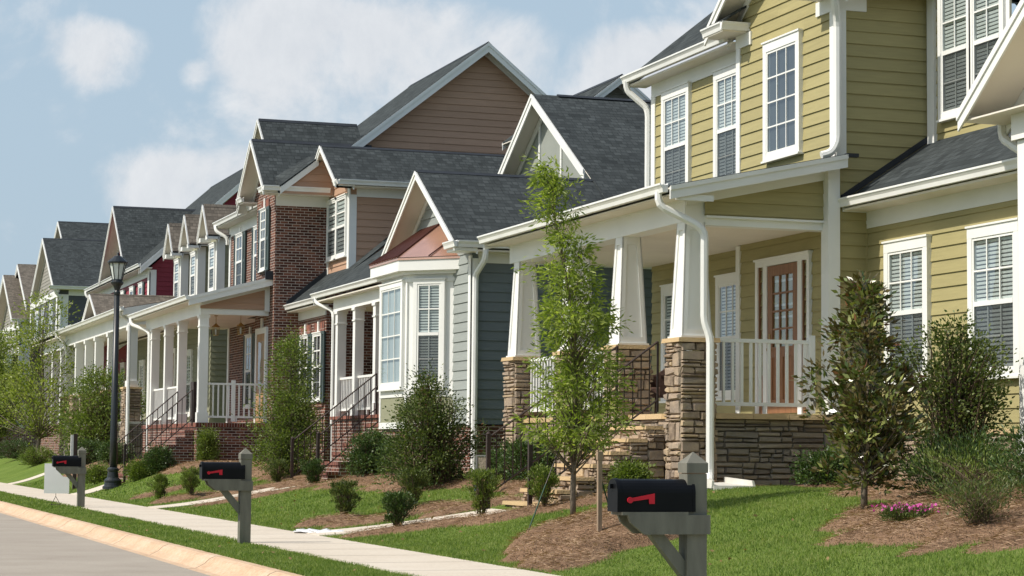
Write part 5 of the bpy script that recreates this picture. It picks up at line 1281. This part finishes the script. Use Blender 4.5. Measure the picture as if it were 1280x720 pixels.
    zf = lambda x: 4.92+.27*(x-9.65)
    pts = [V((9.65, 53.2, zf(9.65))), V((9.65, 62.2, zf(9.65))), V((12.3, 62.2, zf(12.3))), V((12.3, 55.2, zf(12.3))), V((11.75, 55.2, zf(11.75))), V((11.75, 53.2, zf(11.75)))]; roofplane(r, pts, name='porch_roof')
    rb = MB(); rb.board((9.65, 53.2, zf(9.65)-.02), (11.9, 53.2, zf(11.9)-.02), .2, (0, -.03, 0)); rb.board((9.65, 53.17, zf(9.65)), (11.9, 53.17, zf(11.9)), .08, (0, -.02, 0)); rb.board((10.0, 53.52, zf(10)-.09), (11.75, 53.52, zf(11.75)-.09), .2, (0, -.02, 0)); rb.box(11.62, 11.74, 53.46, 53.50, 4.62, 5.4)
    rb.board((9.65, 62.2, zf(9.65)-.02), (11.9, 62.2, zf(11.9)-.02), .2, (0, .03, 0)); rb.build('rake_board', W, r)
    mb = MB(); mb.box(11.55, 11.98, 53.13, 53.2, 5.40, 5.62); mb.build('kickout_flashing', M['flash'], r)
    siding(r, FY(53.53), [(10.0, 4.66), (11.72, 4.66), (11.72, zf(11.72)-.1), (10.0, zf(10.0)-.1)], M['brown'], 'porch_gable')
    mb = MB(); mb.box(10.02, 10.24, 53.55, 61.9, 4.5, 4.82); mb.box(10.24, 11.74, 53.55, 53.75, 4.52, 4.66); mb.build('porch_beam', W, r); mb = MB(); mb.box(10.24, 11.74, 53.75, 56.3, 4.6, 4.63); mb.box(10.24, 12.28, 56.3, 61.9, 4.6, 4.63); mb.build('porch_ceiling', M['cream'], r)
    sf = MB(); sf.box(9.66, 10.02, 53.2, 62.2, 4.8, 4.83); sf.build('soffit', M['cream'], r); gutter(r, (9.66, 53.15, 4.96), (9.66, 62.25, 4.96), (-1, 0, 0))
    downspout(r, [(9.6, 62.0, 4.85), (9.6, 61.9, 4.68), (9.95, 61.4, 4.5), (10.0, 61.1, 4.4), (10.0, 61.05, .9)], .045)
    railing(r, FY(53.66), 10.26, 11.7, 1.95, 2.82, (10.9,), sp=.125); railing(r, FX(10.13), 56.8, 58.6, 1.95, 2.82); railing(r, FX(10.13), 58.8, 60.8, 1.95, 2.82)
    steps(r, 54.0, 56.2, 9.98, 1.83, 8.2, .35, 8); iron_rail(r, (8.3, 54.06, .35), (9.95, 54.06, 1.8), .85); iron_rail(r, (8.3, 56.15, .35), (9.95, 56.15, 1.8), .85)
    mb = MB(); mb.box(9.98, 10.06, 54.1, 54.5, 1.83, 2.85); mb.build('gate', M['iron'], r)
    flat(r, FY(61.4), rect(12.3, 22, .5, 7.6), M['brick'], 'far_wall'); flat(r, FX(22), rect(50.2, 61.4, .5, 8), M['brick'], 'rear_wall')

def lanterns():
    for i, (x, y) in enumerate(((10.75, 55.3), (11.25, 54.6))):
        z = 4.6; r = thing('hanging_lantern', ['brass lantern hanging from the brick house porch ceiling, nearer the street', 'brass lantern hanging from the brick house porch ceiling, nearer the wall'][i], 'lantern', (x, y, z), 'lanterns on the brick house porch')
        m = MB(); m.tube([V((x, y, z)), V((x, y, z-.22))], .008, 5); m.lathe((x, y, z-.02), [(.05, 0), (.05, .02)], 10); m.build('chain', M['brass'], r)
        m = MB(); m.lathe((x, y, z), [(.01, -.2), (.05, -.24), (.10, -.28), (.11, -.30)], 8); m.lathe((x, y, z), [(.07, -.52), (.07, -.50)], 8)
        for k in range(6):
            a = math.pi*k/3; m.tube([V((x+math.cos(a)*.1, y+math.sin(a)*.1, z-.3)), V((x+math.cos(a)*.07, y+math.sin(a)*.07, z-.5))], .007, 4)
        m.build('cage', M['brass'], r); m = MB(); m.lathe((x, y, z), [(.02, -.5), (.025, -.36), (.01, -.33)], 8); m.build('bulb', M['lens'], r)

def house_d():
    r = thing('house', 'sage green house with three small dormers and a brown shingle roof', 'house', (12.8, 70, .6)); W = M['white']
    siding(r, FY(65.0), rect(12.5, 22, .8, 5.2), M['sage'], 'side_wall'); siding(r, FX(12.5), rect(65, 80.5, 1.6, 5.2), M['sage'], 'front_wall')
    siding(r, FY(65.0), [(12.5, 5.2), (22.5, 5.2), (17.5, 8.9)], M['sage'], 'gable_wall')
    side_gable(r, 12.1, 17.5, 9.0, .74, 64.7, 80.9, 'roofb', yb=65.0, rake=.18)
    for yc in (66.15, 69.3, 72.3):
        hw = .62; xf = 12.75
        siding(r, FX(xf), rect(yc-hw, yc+hw, 5.4, 7.6), M['sage'], 'dormer_front'); siding(r, FX(xf), [(yc-hw, 7.6), (yc+hw, 7.6), (yc, 8.3)], M['sage'], 'dormer_gable')
        siding(r, FY(yc-hw), rect(xf, 15.4, 5.4, 7.65), M['sage'], 'dormer_side'); siding(r, FO((0, yc+hw, 0), (1, 0, 0), (0, 1, 0)), rect(xf, 15.4, 5.4, 7.65), M['sage'], 'dormer_side')
        window(r, FX(xf), yc-.46, yc+.46, 6.0, 7.5, 1, 2, casing=.09, head=.03, far=True); bx(r, FX(xf), [(yc-hw-.02, yc-hw+.16, 0, .035, 5.4, 7.6), (yc+hw-.16, yc+hw+.02, 0, .035, 5.4, 7.6)], W, 'dormer_trim'); bx(r, FY(yc-hw), [(xf-.03, xf+.22, 0, .03, 5.4, 7.6)], W, 'dormer_trim')
        cross_gable(r, xf-.35, 16.2, yc, .85, 7.68, 1.18, 'roofb', rake=.16, xb=xf)
        mb = MB(); mb.box(xf-.35, xf+.02, yc-.85, yc-.4, 7.55, 7.68); mb.box(xf-.35, xf+.02, yc+.4, yc+.85, 7.55, 7.68); mb.build('eave_return', W, r)
    # front windows and door seen through the porches
    F = FX(12.5)
    for u in (66.3, 68.4, 77.6): window(r, F, u-.5, u+.5, 2.2, 4.3, 2, 2, far=True)
    d = MB()
    for a in ((70.9, 71.05, 0, .06, 1.9, 4.3), (72.15, 72.3, 0, .06, 1.9, 4.3), (70.9, 72.3, 0, .06, 4.3, 4.45)): d.box(*a, F=F)
    d.build('door_frame', W, r); d = MB(); d.box(71.05, 72.15, 0, .04, 1.9, 4.3, F=F); d.box(71.2, 72.0, .04, .055, 2.1, 2.7, F=F); d.build('front_door', M['wood'], r)
    # porch
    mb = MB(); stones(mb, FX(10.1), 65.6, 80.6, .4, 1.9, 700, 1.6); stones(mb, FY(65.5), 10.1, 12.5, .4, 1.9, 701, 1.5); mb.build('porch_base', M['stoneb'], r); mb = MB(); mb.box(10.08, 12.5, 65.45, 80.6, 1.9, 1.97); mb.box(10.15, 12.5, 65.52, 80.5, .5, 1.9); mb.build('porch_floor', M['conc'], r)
    zf = lambda x: 5.36+.19*(x-9.85)
    roofplane(r, [V((9.85, 65.2, zf(9.85))), V((9.85, 81.1, zf(9.85))), V((12.75, 81.1, zf(12.75))), V((12.75, 65.2, zf(12.75)))], 'roofb', name='porch_roof')
    mb = MB(); mb.box(10.15, 10.4, 65.5, 80.8, 4.85, 5.25); mb.box(10.4, 12.5, 65.5, 65.7, 4.9, 5.0); mb.build('porch_beam', W, r); mb = MB(); mb.box(9.87, 10.15, 65.2, 81.1, 5.25, 5.28); mb.box(10.4, 12.5, 65.7, 80.8, 5.05, 5.08); mb.build('porch_ceiling', M['cream'], r)
    gutter(r, (9.87, 65.1, 5.40), (9.87, 81.2, 5.40), (-1, 0, 0)); downspout(r, [(9.8, 65.5, 5.35), (9.8, 65.5, 5.2), (10.1, 65.6, 5.0), (10.1, 65.45, 4.9), (10.1, 65.4, 1.0)], .05)
    downspout(r, [(9.8, 80.9, 5.35), (9.8, 80.8, 5.2), (10.1, 80.6, 5.0), (10.1, 80.6, 4.8)], .045)
    mb = MB(); mb.board((9.85, 65.2, zf(9.85)-.02), (12.6, 65.2, zf(12.6)-.02), .2, (0, -.03, 0)); mb.build('rake_board', W, r)
    siding(r, FY(65.52), [(10.2, 5.0), (12.45, 5.0), (12.45, zf(12.45)-.1), (10.2, zf(10.2)-.1)], M['sage'], 'porch_gable')
    for y in (65.85, 70.0, 72.9, 75.3, 77.8, 80.5):
        p = stone_pier(r, 10.02, 10.5, y-.25, y+.25, .4, 2.95, 720+int(y)); mb = MB(); mb.box(10.13, 10.40, y-.14, y+.14, 3.01, 4.85); mb.box(10.09, 10.44, y-.18, y+.18, 3.01, 3.2); mb.box(10.09, 10.44, y-.18, y+.18, 4.72, 4.85); mb.build('column', W, p)
    for a, b in ((66.2, 69.6), (73.2, 75.0), (75.6, 77.5)): railing(r, FX(10.27), a, b, 2.1, 2.9)
    cross_gable(r, 9.9, 12.7, 72.7, 1.7, 5.42, .50, 'roofb', rake=.13); siding(r, FX(10.2), [(71.2, 5.4), (74.2, 5.4), (72.7, 6.15)], M['sage'], 'gable_wall')
    flat(r, FY(80.5), rect(12.5, 22, .5, 5.2), M['sage'], 'far_wall')

def house_e():
    r = thing('house', 'dark red sided house with white trim behind the street lamp', 'house', (13.4, 88, .6)); W = M['white']
    siding(r, FY(82.0), rect(13.4, 23, 1, 8.0), M['red'], 'side_wall'); siding(r, FX(13.4), rect(82, 96, 1.8, 8.0), M['red'], 'front_wall')
    siding(r, FY(82.0), [(13.4, 8.0), (23.4, 8.0), (18.4, 12.6)], M['red'], 'gable_wall')
    side_gable(r, 12.95, 18.4, 12.9, .90, 81.6, 96.4, yb=82.0, rake=.25, xback=23.8)
    bx(r, FX(13.4), [(81.95, 82.35, 0, .05, 1.8, 7.8), (95.7, 96.1, 0, .05, 1.8, 7.8), (82, 96, 0, .04, 7.65, 7.95)], W, 'corner_board'); bx(r, FY(82), [(13.36, 13.62, 0, .05, 1.0, 7.9)], W, 'corner_board')
    mb = MB(); mb.box(12.95, 13.4, 81.6, 96.4, 7.92, 7.96); mb.build('soffit', M['cream'], r); gutter(r, (12.97, 81.6, 8.1), (12.97, 96.5, 8.1), (-1, 0, 0)); downspout(r, [(12.9, 96.2, 8.0), (12.9, 96.1, 7.8), (13.3, 95.9, 7.5), (13.3, 95.9, 5)], .05)
    for u in (83.9, 86.1, 88.6, 91.2, 93.9): window(r, FX(13.4), u-.5, u+.5, 6.1, 7.55, 1, 2, far=True, blinds=None); shutters(r, FX(13.4), u-.5, u+.5, 6.1, 7.5, .3, only=0)
    cross_gable(r, 12.85, 18.4, 88.2, 3.4, 8.15, .82, rake=.17, xb=13.4); siding(r, FX(13.4), [(85, 8.1), (91.8, 8.1), (88.4, 10.9)], M['red'], 'gable_wall')
    for u in (85, 88, 92): window(r, FX(13.4), u-.55, u+.55, 2.4, 4.6, 1, 2, far=True)
    mb = MB(); mb.box(10.9, 13.4, 82.4, 95.6, .4, 2.1); mb.build('porch_base', M['brick'], r)
    zf = lambda x: 5.75+.35*(x-10.6); roofplane(r, [V((10.6, 82.1, zf(10.6))), V((10.6, 96, zf(10.6))), V((13.4, 96, zf(13.4))), V((13.4, 82.1, zf(13.4)))], 'roof', name='porch_roof')
    mb = MB(); mb.box(10.95, 11.2, 82.4, 95.8, 5.1, 5.5); mb.box(11.2, 13.4, 82.4, 82.6, 5.2, 5.35); mb.build('porch_beam', W, r); mb = MB(); mb.box(10.62, 13.4, 82.2, 95.9, 5.5, 5.53); mb.build('porch_ceiling', M['cream'], r)
    gutter(r, (10.62, 82.1, 5.76), (10.62, 96, 5.76), (-1, 0, 0)); downspout(r, [(10.55, 82.4, 5.65), (10.55, 82.4, 5.45), (10.95, 82.5, 5.2), (10.95, 82.4, 5.0), (10.95, 82.4, 1)], .05)
    for y in (82.7, 85.4, 88.2, 91, 94): square_column(r, 11.07, y, 2.1, 5.1, .34)
    railing(r, FX(11.07), 82.9, 85.2, 2.25, 3.1); railing(r, FX(11.07), 85.6, 88.0, 2.25, 3.1)
    flat(r, FX(23.4), rect(82, 96, .5, 8), M['red'], 'rear_wall'); flat(r, FY(96), rect(13.4, 23.4, .5, 8), M['red'], 'far_wall')

def house_f():
    r = thing('house', 'charcoal sided house with a steep dark front gable beyond the red house', 'house', (13.4, 115, .6)); W = M['white']
    siding(r, FY(110), rect(13.4, 24, 1, 9.1), M['dark'], 'side_wall'); siding(r, FX(13.4), rect(110, 122, 1, 9.1), M['dark'], 'front_wall'); siding(r, FX(13.4), [(110, 9.1), (119.4, 9.1), (114.6, 11.8)], M['tan'], 'gable_wall')
    cross_gable(r, 13.1, 26, 114.6, 5.0, 9.2, .563, rake=.26, xb=13.4); cross_gable(r, 14.1, 26, 116.6, 7.0, 9.19, .563, rake=.2, rclip=114.8)
    siding(r, FX(14.5), [(110.5, 9.4), (121.5, 9.4), (116.6, 12.9)], M['tan'], 'gable_wall')
    bx(r, FX(13.4), [(109.95, 110.5, 0, .05, 1, 9.0), (121.5, 122, 0, .05, 1, 9), (110.5, 121.5, 0, .04, 8.7, 9.05)], W, 'corner_board'); bx(r, FY(110), [(13.36, 13.9, 0, .05, 1, 8.8), (13.9, 24, 0, .04, 8.75, 9.05)], W, 'corner_board')
    gutter(r, (12.9, 109.6, 9.2), (26, 109.6, 9.2), (0, -1, 0), h=.16, d=.14); downspout(r, [(13.2, 109.6, 9.1), (13.2, 109.7, 8.9), (13.5, 109.9, 8.6), (13.5, 109.9, 3)], .06)
    mb = MB(); mb.box(12.9, 26, 109.6, 110, 9.02, 9.06); mb.build('soffit', M['cream'], r)
    for u in (112.4, 115.6, 118.6): window(r, FX(13.4), u-.75, u+.75, 6.4, 8.5, 2, 2, far=True); window(r, FX(13.4), u-.75, u+.75, 2.4, 4.8, 2, 2, far=True)
    zf = lambda x: 5.9+.4*(x-10.6); roofplane(r, [V((10.6, 109.9, zf(10.6))), V((10.6, 122, zf(10.6))), V((13.4, 122, zf(13.4))), V((13.4, 109.9, zf(13.4)))], 'roof', name='porch_roof')
    mb = MB(); mb.box(10.9, 11.2, 110.1, 122, 5.3, 5.75); mb.build('porch_beam', W, r); gutter(r, (10.62, 109.9, 5.95), (10.62, 122, 5.95), (-1, 0, 0))
    mb = MB(); mb.box(10.9, 13.4, 110.1, 122, .4, 2.1); mb.build('porch_base', M['brick'], r)
    for y in (110.4, 113.4, 116.4, 119.4, 121.8): square_column(r, 11.05, y, 2.1, 5.3, .36)
    railing(r, FX(11.05), 110.6, 113.2, 2.25, 3.1); railing(r, FX(11.05), 113.6, 116.2, 2.25, 3.1)
    flat(r, FX(24), rect(110, 122, .5, 9), M['dark'], 'rear_wall')
def house_g():
    r = thing('house', 'tan sided house with a brown shingled gable near the left edge', 'house', (13.4, 131, .6)); W = M['white']
    siding(r, FY(127.5), rect(13.4, 24, 1, 8.4), M['tan'], 'side_wall'); siding(r, FX(13.4), rect(127.5, 140, 1, 8.4), M['tan'], 'front_wall'); siding(r, FX(13.4), [(127.5, 8.4), (138, 8.4), (132.7, 11.2)], M['tan'], 'gable_wall')
    cross_gable(r, 12.9, 26, 132.7, 5.6, 8.5, .52, 'roofb', rake=.3, xb=13.4); cross_gable(r, 13.6, 26, 131.6, 5.4, 9.2, .52, 'roofb', rake=.3)
    bx(r, FX(13.4), [(127.4, 128, 0, .05, 1, 8.3), (139.4, 140, 0, .05, 1, 8.3), (128, 139.4, 0, .04, 8.0, 8.35)], W, 'corner_board'); bx(r, FY(127.5), [(13.36, 14, 0, .05, 1, 8.2), (14, 24, 0, .04, 8.05, 8.35)], W, 'corner_board')
    for u in (130, 133.6, 137): window(r, FX(13.4), u-.8, u+.8, 5.6, 7.8, 2, 2, far=True); window(r, FX(13.4), u-.8, u+.8, 2.2, 4.6, 2, 2, far=True)
    gutter(r, (12.9, 127.1, 8.5), (26, 127.1, 8.5), (0, -1, 0), h=.16, d=.14)
    mb = MB(); mb.box(10.8, 13.4, 127.8, 139.5, .4, 2.0); mb.build('porch_base', M['brick'], r)
    roofplane(r, [V((10.5, 127.5, 5.4)), V((10.5, 140, 5.4)), V((13.4, 140, 6.5)), V((13.4, 127.5, 6.5))], 'roofb', name='porch_roof'); mb = MB(); mb.box(10.8, 11.1, 127.7, 139.7, 4.9, 5.3); mb.build('porch_beam', W, r)
    for y in (128, 131.8, 135.6, 139.4): square_column(r, 10.95, y, 2.0, 4.9, .34)
def house_h():
    r = thing('house', 'farthest house at the left edge, dark side gable roof with white rakes', 'house', (13.4, 152, .6)); W = M['white']
    siding(r, FY(145), rect(13.4, 24, 1, 9), M['olive'], 'side_wall'); siding(r, FX(13.4), rect(145, 160, 1, 9), M['olive'], 'front_wall'); siding(r, FY(145), [(13.4, 9), (23.4, 9), (18.4, 13)], M['dark'], 'gable_wall')
    side_gable(r, 9.6, 18.4, 13.6, .72, 144.5, 161, yb=145, rake=.4, xback=25)
    bx(r, FX(13.4), [(144.9, 145.6, 0, .05, 1, 9), (159.4, 160, 0, .05, 1, 9)], W, 'corner_board'); bx(r, FY(145), [(13.36, 14, 0, .05, 1, 9)], W, 'corner_board')
    for u in (148, 152, 156): window(r, FX(13.4), u-.8, u+.8, 6.2, 8.4, 2, 2, far=True); window(r, FX(13.4), u-.8, u+.8, 2.2, 4.6, 2, 2, far=True)
    mb = MB(); mb.box(10.4, 13.4, 145.5, 159.5, .4, 2.0); mb.build('porch_base', M['brick'], r)
    for y in (146, 150, 154, 158): square_column(r, 10.7, y, 2.0, 6.9, .36)
    for k in range(3):
        y0 = 172+k*19; q = thing('house', ['pale house beyond the farthest gable roof', 'second pale house far down the street', 'last pale house where the street ends'][k], 'house', (13.4, y0+5, .6))
        siding(q, FX(13.4), rect(y0, y0+12, 1, 8), M['tan'], 'front_wall'); siding(q, FY(y0), rect(13.4, 24, 1, 8), M['tan'], 'side_wall'); siding(q, FY(y0), [(13.4, 8), (23.4, 8), (18.4, 12)], M['tan'], 'gable_wall'); side_gable(q, 12.6, 18.4, 12.6, .75, y0-.5, y0+12.5, 'roofb')
        for u in (y0+2, y0+6, y0+10): window(q, FX(13.4), u-.8, u+.8, 5.4, 7.4, 2, 2, far=True); window(q, FX(13.4), u-.8, u+.8, 2.2, 4.4, 2, 2, far=True)

M['sagepanel'] = paint('sage_panel', (.30, .32, .29), .6, .04, 2)
M['copperold'] = paint('dark_copper_seam', (.10, .038, .028), .5, .2, 5, metal=.5)

# ------------------------------------------------------------------ light, sky, camera
YAW, PIT, ROL, FPX, CH = math.radians(18.753), math.radians(4.28), math.radians(.5225), 2718.5, 1.2
def setup():
    fw = V((math.sin(YAW)*math.cos(PIT), math.cos(YAW)*math.cos(PIT), math.sin(PIT))); rt = V((math.cos(YAW), -math.sin(YAW), 0)); up = rt.cross(fw)
    R = rt*math.cos(ROL)+up*math.sin(ROL); U = R.cross(fw)
    cam = bpy.data.cameras.new('camera'); co = bpy.data.objects.new('camera', cam); C.objects.link(co)
    from mathutils import Matrix
    mt = Matrix((R, U, -fw)).transposed().to_4x4(); mt.translation = V((0, 0, CH)); co.matrix_world = mt
    cam.sensor_width = 36; cam.lens = 36*FPX/1280; cam.clip_end = 6000; cam.clip_start = .1
    bpy.context.scene.camera = co
    d = V((1, -.015, -1.06)).normalized()   # direction the sunlight travels
    s = bpy.data.lights.new('sun', 'SUN'); s.energy = SUN; s.angle = math.radians(.53); s.color = (1, .94, .84)
    so = bpy.data.objects.new('sun', s); C.objects.link(so); so.rotation_euler = d.to_track_quat('-Z', 'Y').to_euler(); so.location = (-20, 30, 40)
    w = bpy.data.worlds.new('World'); bpy.context.scene.world = w; w.use_nodes = True; nt = w.node_tree; bg = nt.nodes['Background']
    sky = nt.nodes.new('ShaderNodeTexSky'); sky.sky_type = 'NISHITA'; sky.sun_disc = False
    sky.sun_elevation = math.asin(-d.z); sky.sun_rotation = math.atan2(-d.x, -d.y); sky.air_density = 1.3; sky.dust_density = 3.0; sky.ozone_density = 1.2; sky.altitude = 200
    bg.inputs['Strength'].default_value = SKY
    tc = nt.nodes.new('ShaderNodeTexCoord')
    def vm(op, a, b=None):
        q = nt.nodes.new('ShaderNodeVectorMath'); q.operation = op
        nt.links.new(a, q.inputs[0])
        if b is not None:
            if isinstance(b, tuple): q.inputs[1].default_value = b
            else: nt.links.new(b, q.inputs[1])
        return q
    def mt_(op, a, b=0., c=0.):
        q = nt.nodes.new('ShaderNodeMath'); q.operation = op
        for i, v in enumerate((a, b, c)):
            if isinstance(v, (int, float)): q.inputs[i].default_value = v
            else: nt.links.new(v, q.inputs[i])
        return q.outputs[0]
    dirv = vm('NORMALIZE', tc.outputs['Generated']).outputs['Vector']
    nz = nt.nodes.new('ShaderNodeTexNoise'); nz.inputs['Scale'].default_value = 13; nz.inputs['Detail'].default_value = 12; nz.inputs['Roughness'].default_value = .66; nz.inputs['Distortion'].default_value = .35; nt.links.new(dirv, nz.inputs['Vector'])
    nb = nt.nodes.new('ShaderNodeTexNoise'); nb.inputs['Scale'].default_value = 4; nb.inputs['Detail'].default_value = 6; nt.links.new(dirv, nb.inputs['Vector'])
    # cloud banks: (azimuth from +Y towards +X, elevation, half width, half height, thickness) in degrees
    banks = [(7.8, 10.5, 1.5, 1.05, .85), (12.9, 11.0, 2.9, 2.1, 1.1), (15.8, 10.9, 3.2, 2.2, 1.2), (18.3, 10.8, 2.2, 1.6, .9), (9.6, 7.0, 2.0, 1.3, .8), (12.0, 7.2, 1.8, 1.1, .7), (22.6, 10.0, 3.2, 2.0, 1.2), (27, 12.5, 4, 2.2, .9), (10.4, 9.9, .6, .5, .6),
             (-10, 9, 6, 2, .8), (-40, 20, 14, 5, .9), (-80, 14, 16, 5, .9), (60, 16, 15, 5, .9), (120, 20, 20, 6, .9), (-140, 20, 20, 6, .9)]
    tot = None
    for az, el, wa, he, th in banks:
        a, e = math.radians(az), math.radians(el); c = V((math.sin(a)*math.cos(e), math.cos(a)*math.cos(e), math.sin(e))); h = V((math.cos(a), -math.sin(a), 0)); u = h.cross(c)
        x = vm('DOT_PRODUCT', dirv, tuple(h/math.sin(math.radians(wa)))).outputs['Value']; y = vm('DOT_PRODUCT', dirv, tuple(u/math.sin(math.radians(he)))).outputs['Value']; f = vm('DOT_PRODUCT', dirv, tuple(c)).outputs['Value']
        y = mt_('MULTIPLY', y, mt_('ADD', .62, mt_('MULTIPLY', mt_('GREATER_THAN', y, 0.), .75))); r2 = mt_('ADD', mt_('MULTIPLY', x, x), mt_('MULTIPLY', y, y)); m = mt_('MULTIPLY', mt_('MAXIMUM', mt_('SUBTRACT', 1., r2), 0.), mt_('GREATER_THAN', f, .5)); m = mt_('MULTIPLY', m, th)
        tot = m if tot is None else mt_('MAXIMUM', tot, m)
    nf = nt.nodes.new('ShaderNodeTexNoise'); nf.inputs['Scale'].default_value = 55; nf.inputs['Detail'].default_value = 8; nt.links.new(dirv, nf.inputs['Vector'])
    v = mt_('ADD', mt_('MULTIPLY_ADD', nf.outputs['Fac'], .55, mt_('MULTIPLY_ADD', tot, .86, -.28)), mt_('MULTIPLY_ADD', nz.outputs['Fac'], 2.0, -1.20)); 
    mr = nt.nodes.new('ShaderNodeMapRange'); mr.interpolation_type = 'SMOOTHSTEP'; mr.inputs['From Min'].default_value = -.10; mr.inputs['From Max'].default_value = .62; nt.links.new(v, mr.inputs['Value'])
    nv = nt.nodes.new('ShaderNodeTexNoise'); nv.inputs['Scale'].default_value = 13; nv.inputs['Detail'].default_value = 12; nv.inputs['Roughness'].default_value = .66; nv.inputs['Distortion'].default_value = .35
    nt.links.new(vm('ADD', dirv, (-.004, .0, .010)).outputs['Vector'], nv.inputs['Vector'])
    shade = mt_('MULTIPLY_ADD', mt_('SUBTRACT', nz.outputs['Fac'], nv.outputs['Fac']), 1.6, .5)
    dens = mt_('MULTIPLY', mr.outputs[0], .74)
    haze = nt.nodes.new('ShaderNodeMix'); haze.data_type = 'RGBA'; sep = nt.nodes.new('ShaderNodeSeparateXYZ'); nt.links.new(dirv, sep.inputs[0]); hm = nt.nodes.new('ShaderNodeMapRange'); hm.interpolation_type = 'SMOOTHSTEP'; hm.inputs['From Min'].default_value = .15; hm.inputs['From Max'].default_value = .85; hm.inputs['To Min'].default_value = .85; hm.inputs['To Max'].default_value = .15; nt.links.new(sep.outputs['Z'], hm.inputs['Value']); nt.links.new(hm.outputs[0], haze.inputs['Factor']); nt.links.new(sky.outputs[0], haze.inputs['A']); haze.inputs['B'].default_value = (*HAZE, 1)
    mx = nt.nodes.new('ShaderNodeMix'); mx.data_type = 'RGBA'; nt.links.new(dens, mx.inputs['Factor']); nt.links.new(haze.outputs['Result'], mx.inputs['A']); 
    cr = nt.nodes.new('ShaderNodeMix'); cr.data_type = 'RGBA'; cr.clamp_factor = True; nt.links.new(shade, cr.inputs['Factor']); cr.inputs['A'].default_value = (CLOUD[0]*.80, CLOUD[1]*.83, CLOUD[2]*.88, 1); cr.inputs['B'].default_value = (*sc(CLOUD, 1.16), 1)
    nt.links.new(cr.outputs['Result'], mx.inputs['B']); nt.links.new(mx.outputs['Result'], bg.inputs['Color'])
    vs = bpy.context.scene.view_settings; vs.view_transform = 'Standard'; vs.look = 'None'; vs.exposure = EXPOSURE; vs.gamma = 1
    sc_ = bpy.context.scene; sc_.render.engine = 'CYCLES'; sc_.cycles.max_bounces = 6; sc_.cycles.transparent_max_bounces = 12; sc_.cycles.caustics_reflective = False; sc_.cycles.caustics_refractive = False
SUN, SKY, EXPOSURE = 3.9, .12, .17
HAZE, CLOUD = (3.4, 4.4, 5.35), (6.3, 6.2, 6.15)

build_ground(); build_grass(); build_street()
house_a(); wicker_chair(); house_b(); house_c(); lanterns(); house_d(); house_e(); house_f(); house_g(); house_h()
build_plants()
def split_pieces():
    """loose boards that share a name become one object each"""
    import bmesh
    names = ('rake_board', 'steps', 'treads', 'porch_base', 'porch_beam', 'porch_ceiling', 'soffit', 'porch_cap', 'porch_floor', 'eave_return', 'battens', 'frame', 'ridge_cap', 'gutter', 'side_beam', 'splash_block', 'door')
    for ob in list(C.objects):
        if ob.type != 'MESH' or ob.name.split('.')[0] not in names: continue
        me = ob.data; nf = len(me.polygons)
        if nf > 4000 or nf < 7: continue
        co = np.empty(len(me.vertices)*3); me.vertices.foreach_get('co', co); co = co.reshape(-1, 3)
        lo = np.array([co[list(p.vertices)].min(0) for p in me.polygons])-.02; hi = np.array([co[list(p.vertices)].max(0) for p in me.polygons])+.02
        lab = -np.ones(nf, int); c = 0
        for i in range(nf):
            if lab[i] >= 0: continue
            st = [i]; lab[i] = c
            while st:
                k = st.pop(); t = np.all((lo <= hi[k]) & (hi >= lo[k]), axis=1) & (lab < 0); q = np.nonzero(t)[0]; lab[q] = c; st += list(q)
            c += 1
        if c < 2 or c > 12: continue
        for g in range(1, c):
            o2 = ob.copy(); o2.data = me.copy(); C.objects.link(o2)
            bm = bmesh.new(); bm.from_mesh(o2.data); bm.faces.ensure_lookup_table(); bmesh.ops.delete(bm, geom=[f for f in bm.faces if lab[f.index] != g], context='FACES'); bm.to_mesh(o2.data); bm.free()
        bm = bmesh.new(); bm.from_mesh(me); bm.faces.ensure_lookup_table(); bmesh.ops.delete(bm, geom=[f for f in bm.faces if lab[f.index] != 0], context='FACES'); bm.to_mesh(me); bm.free()
split_pieces()
setup()
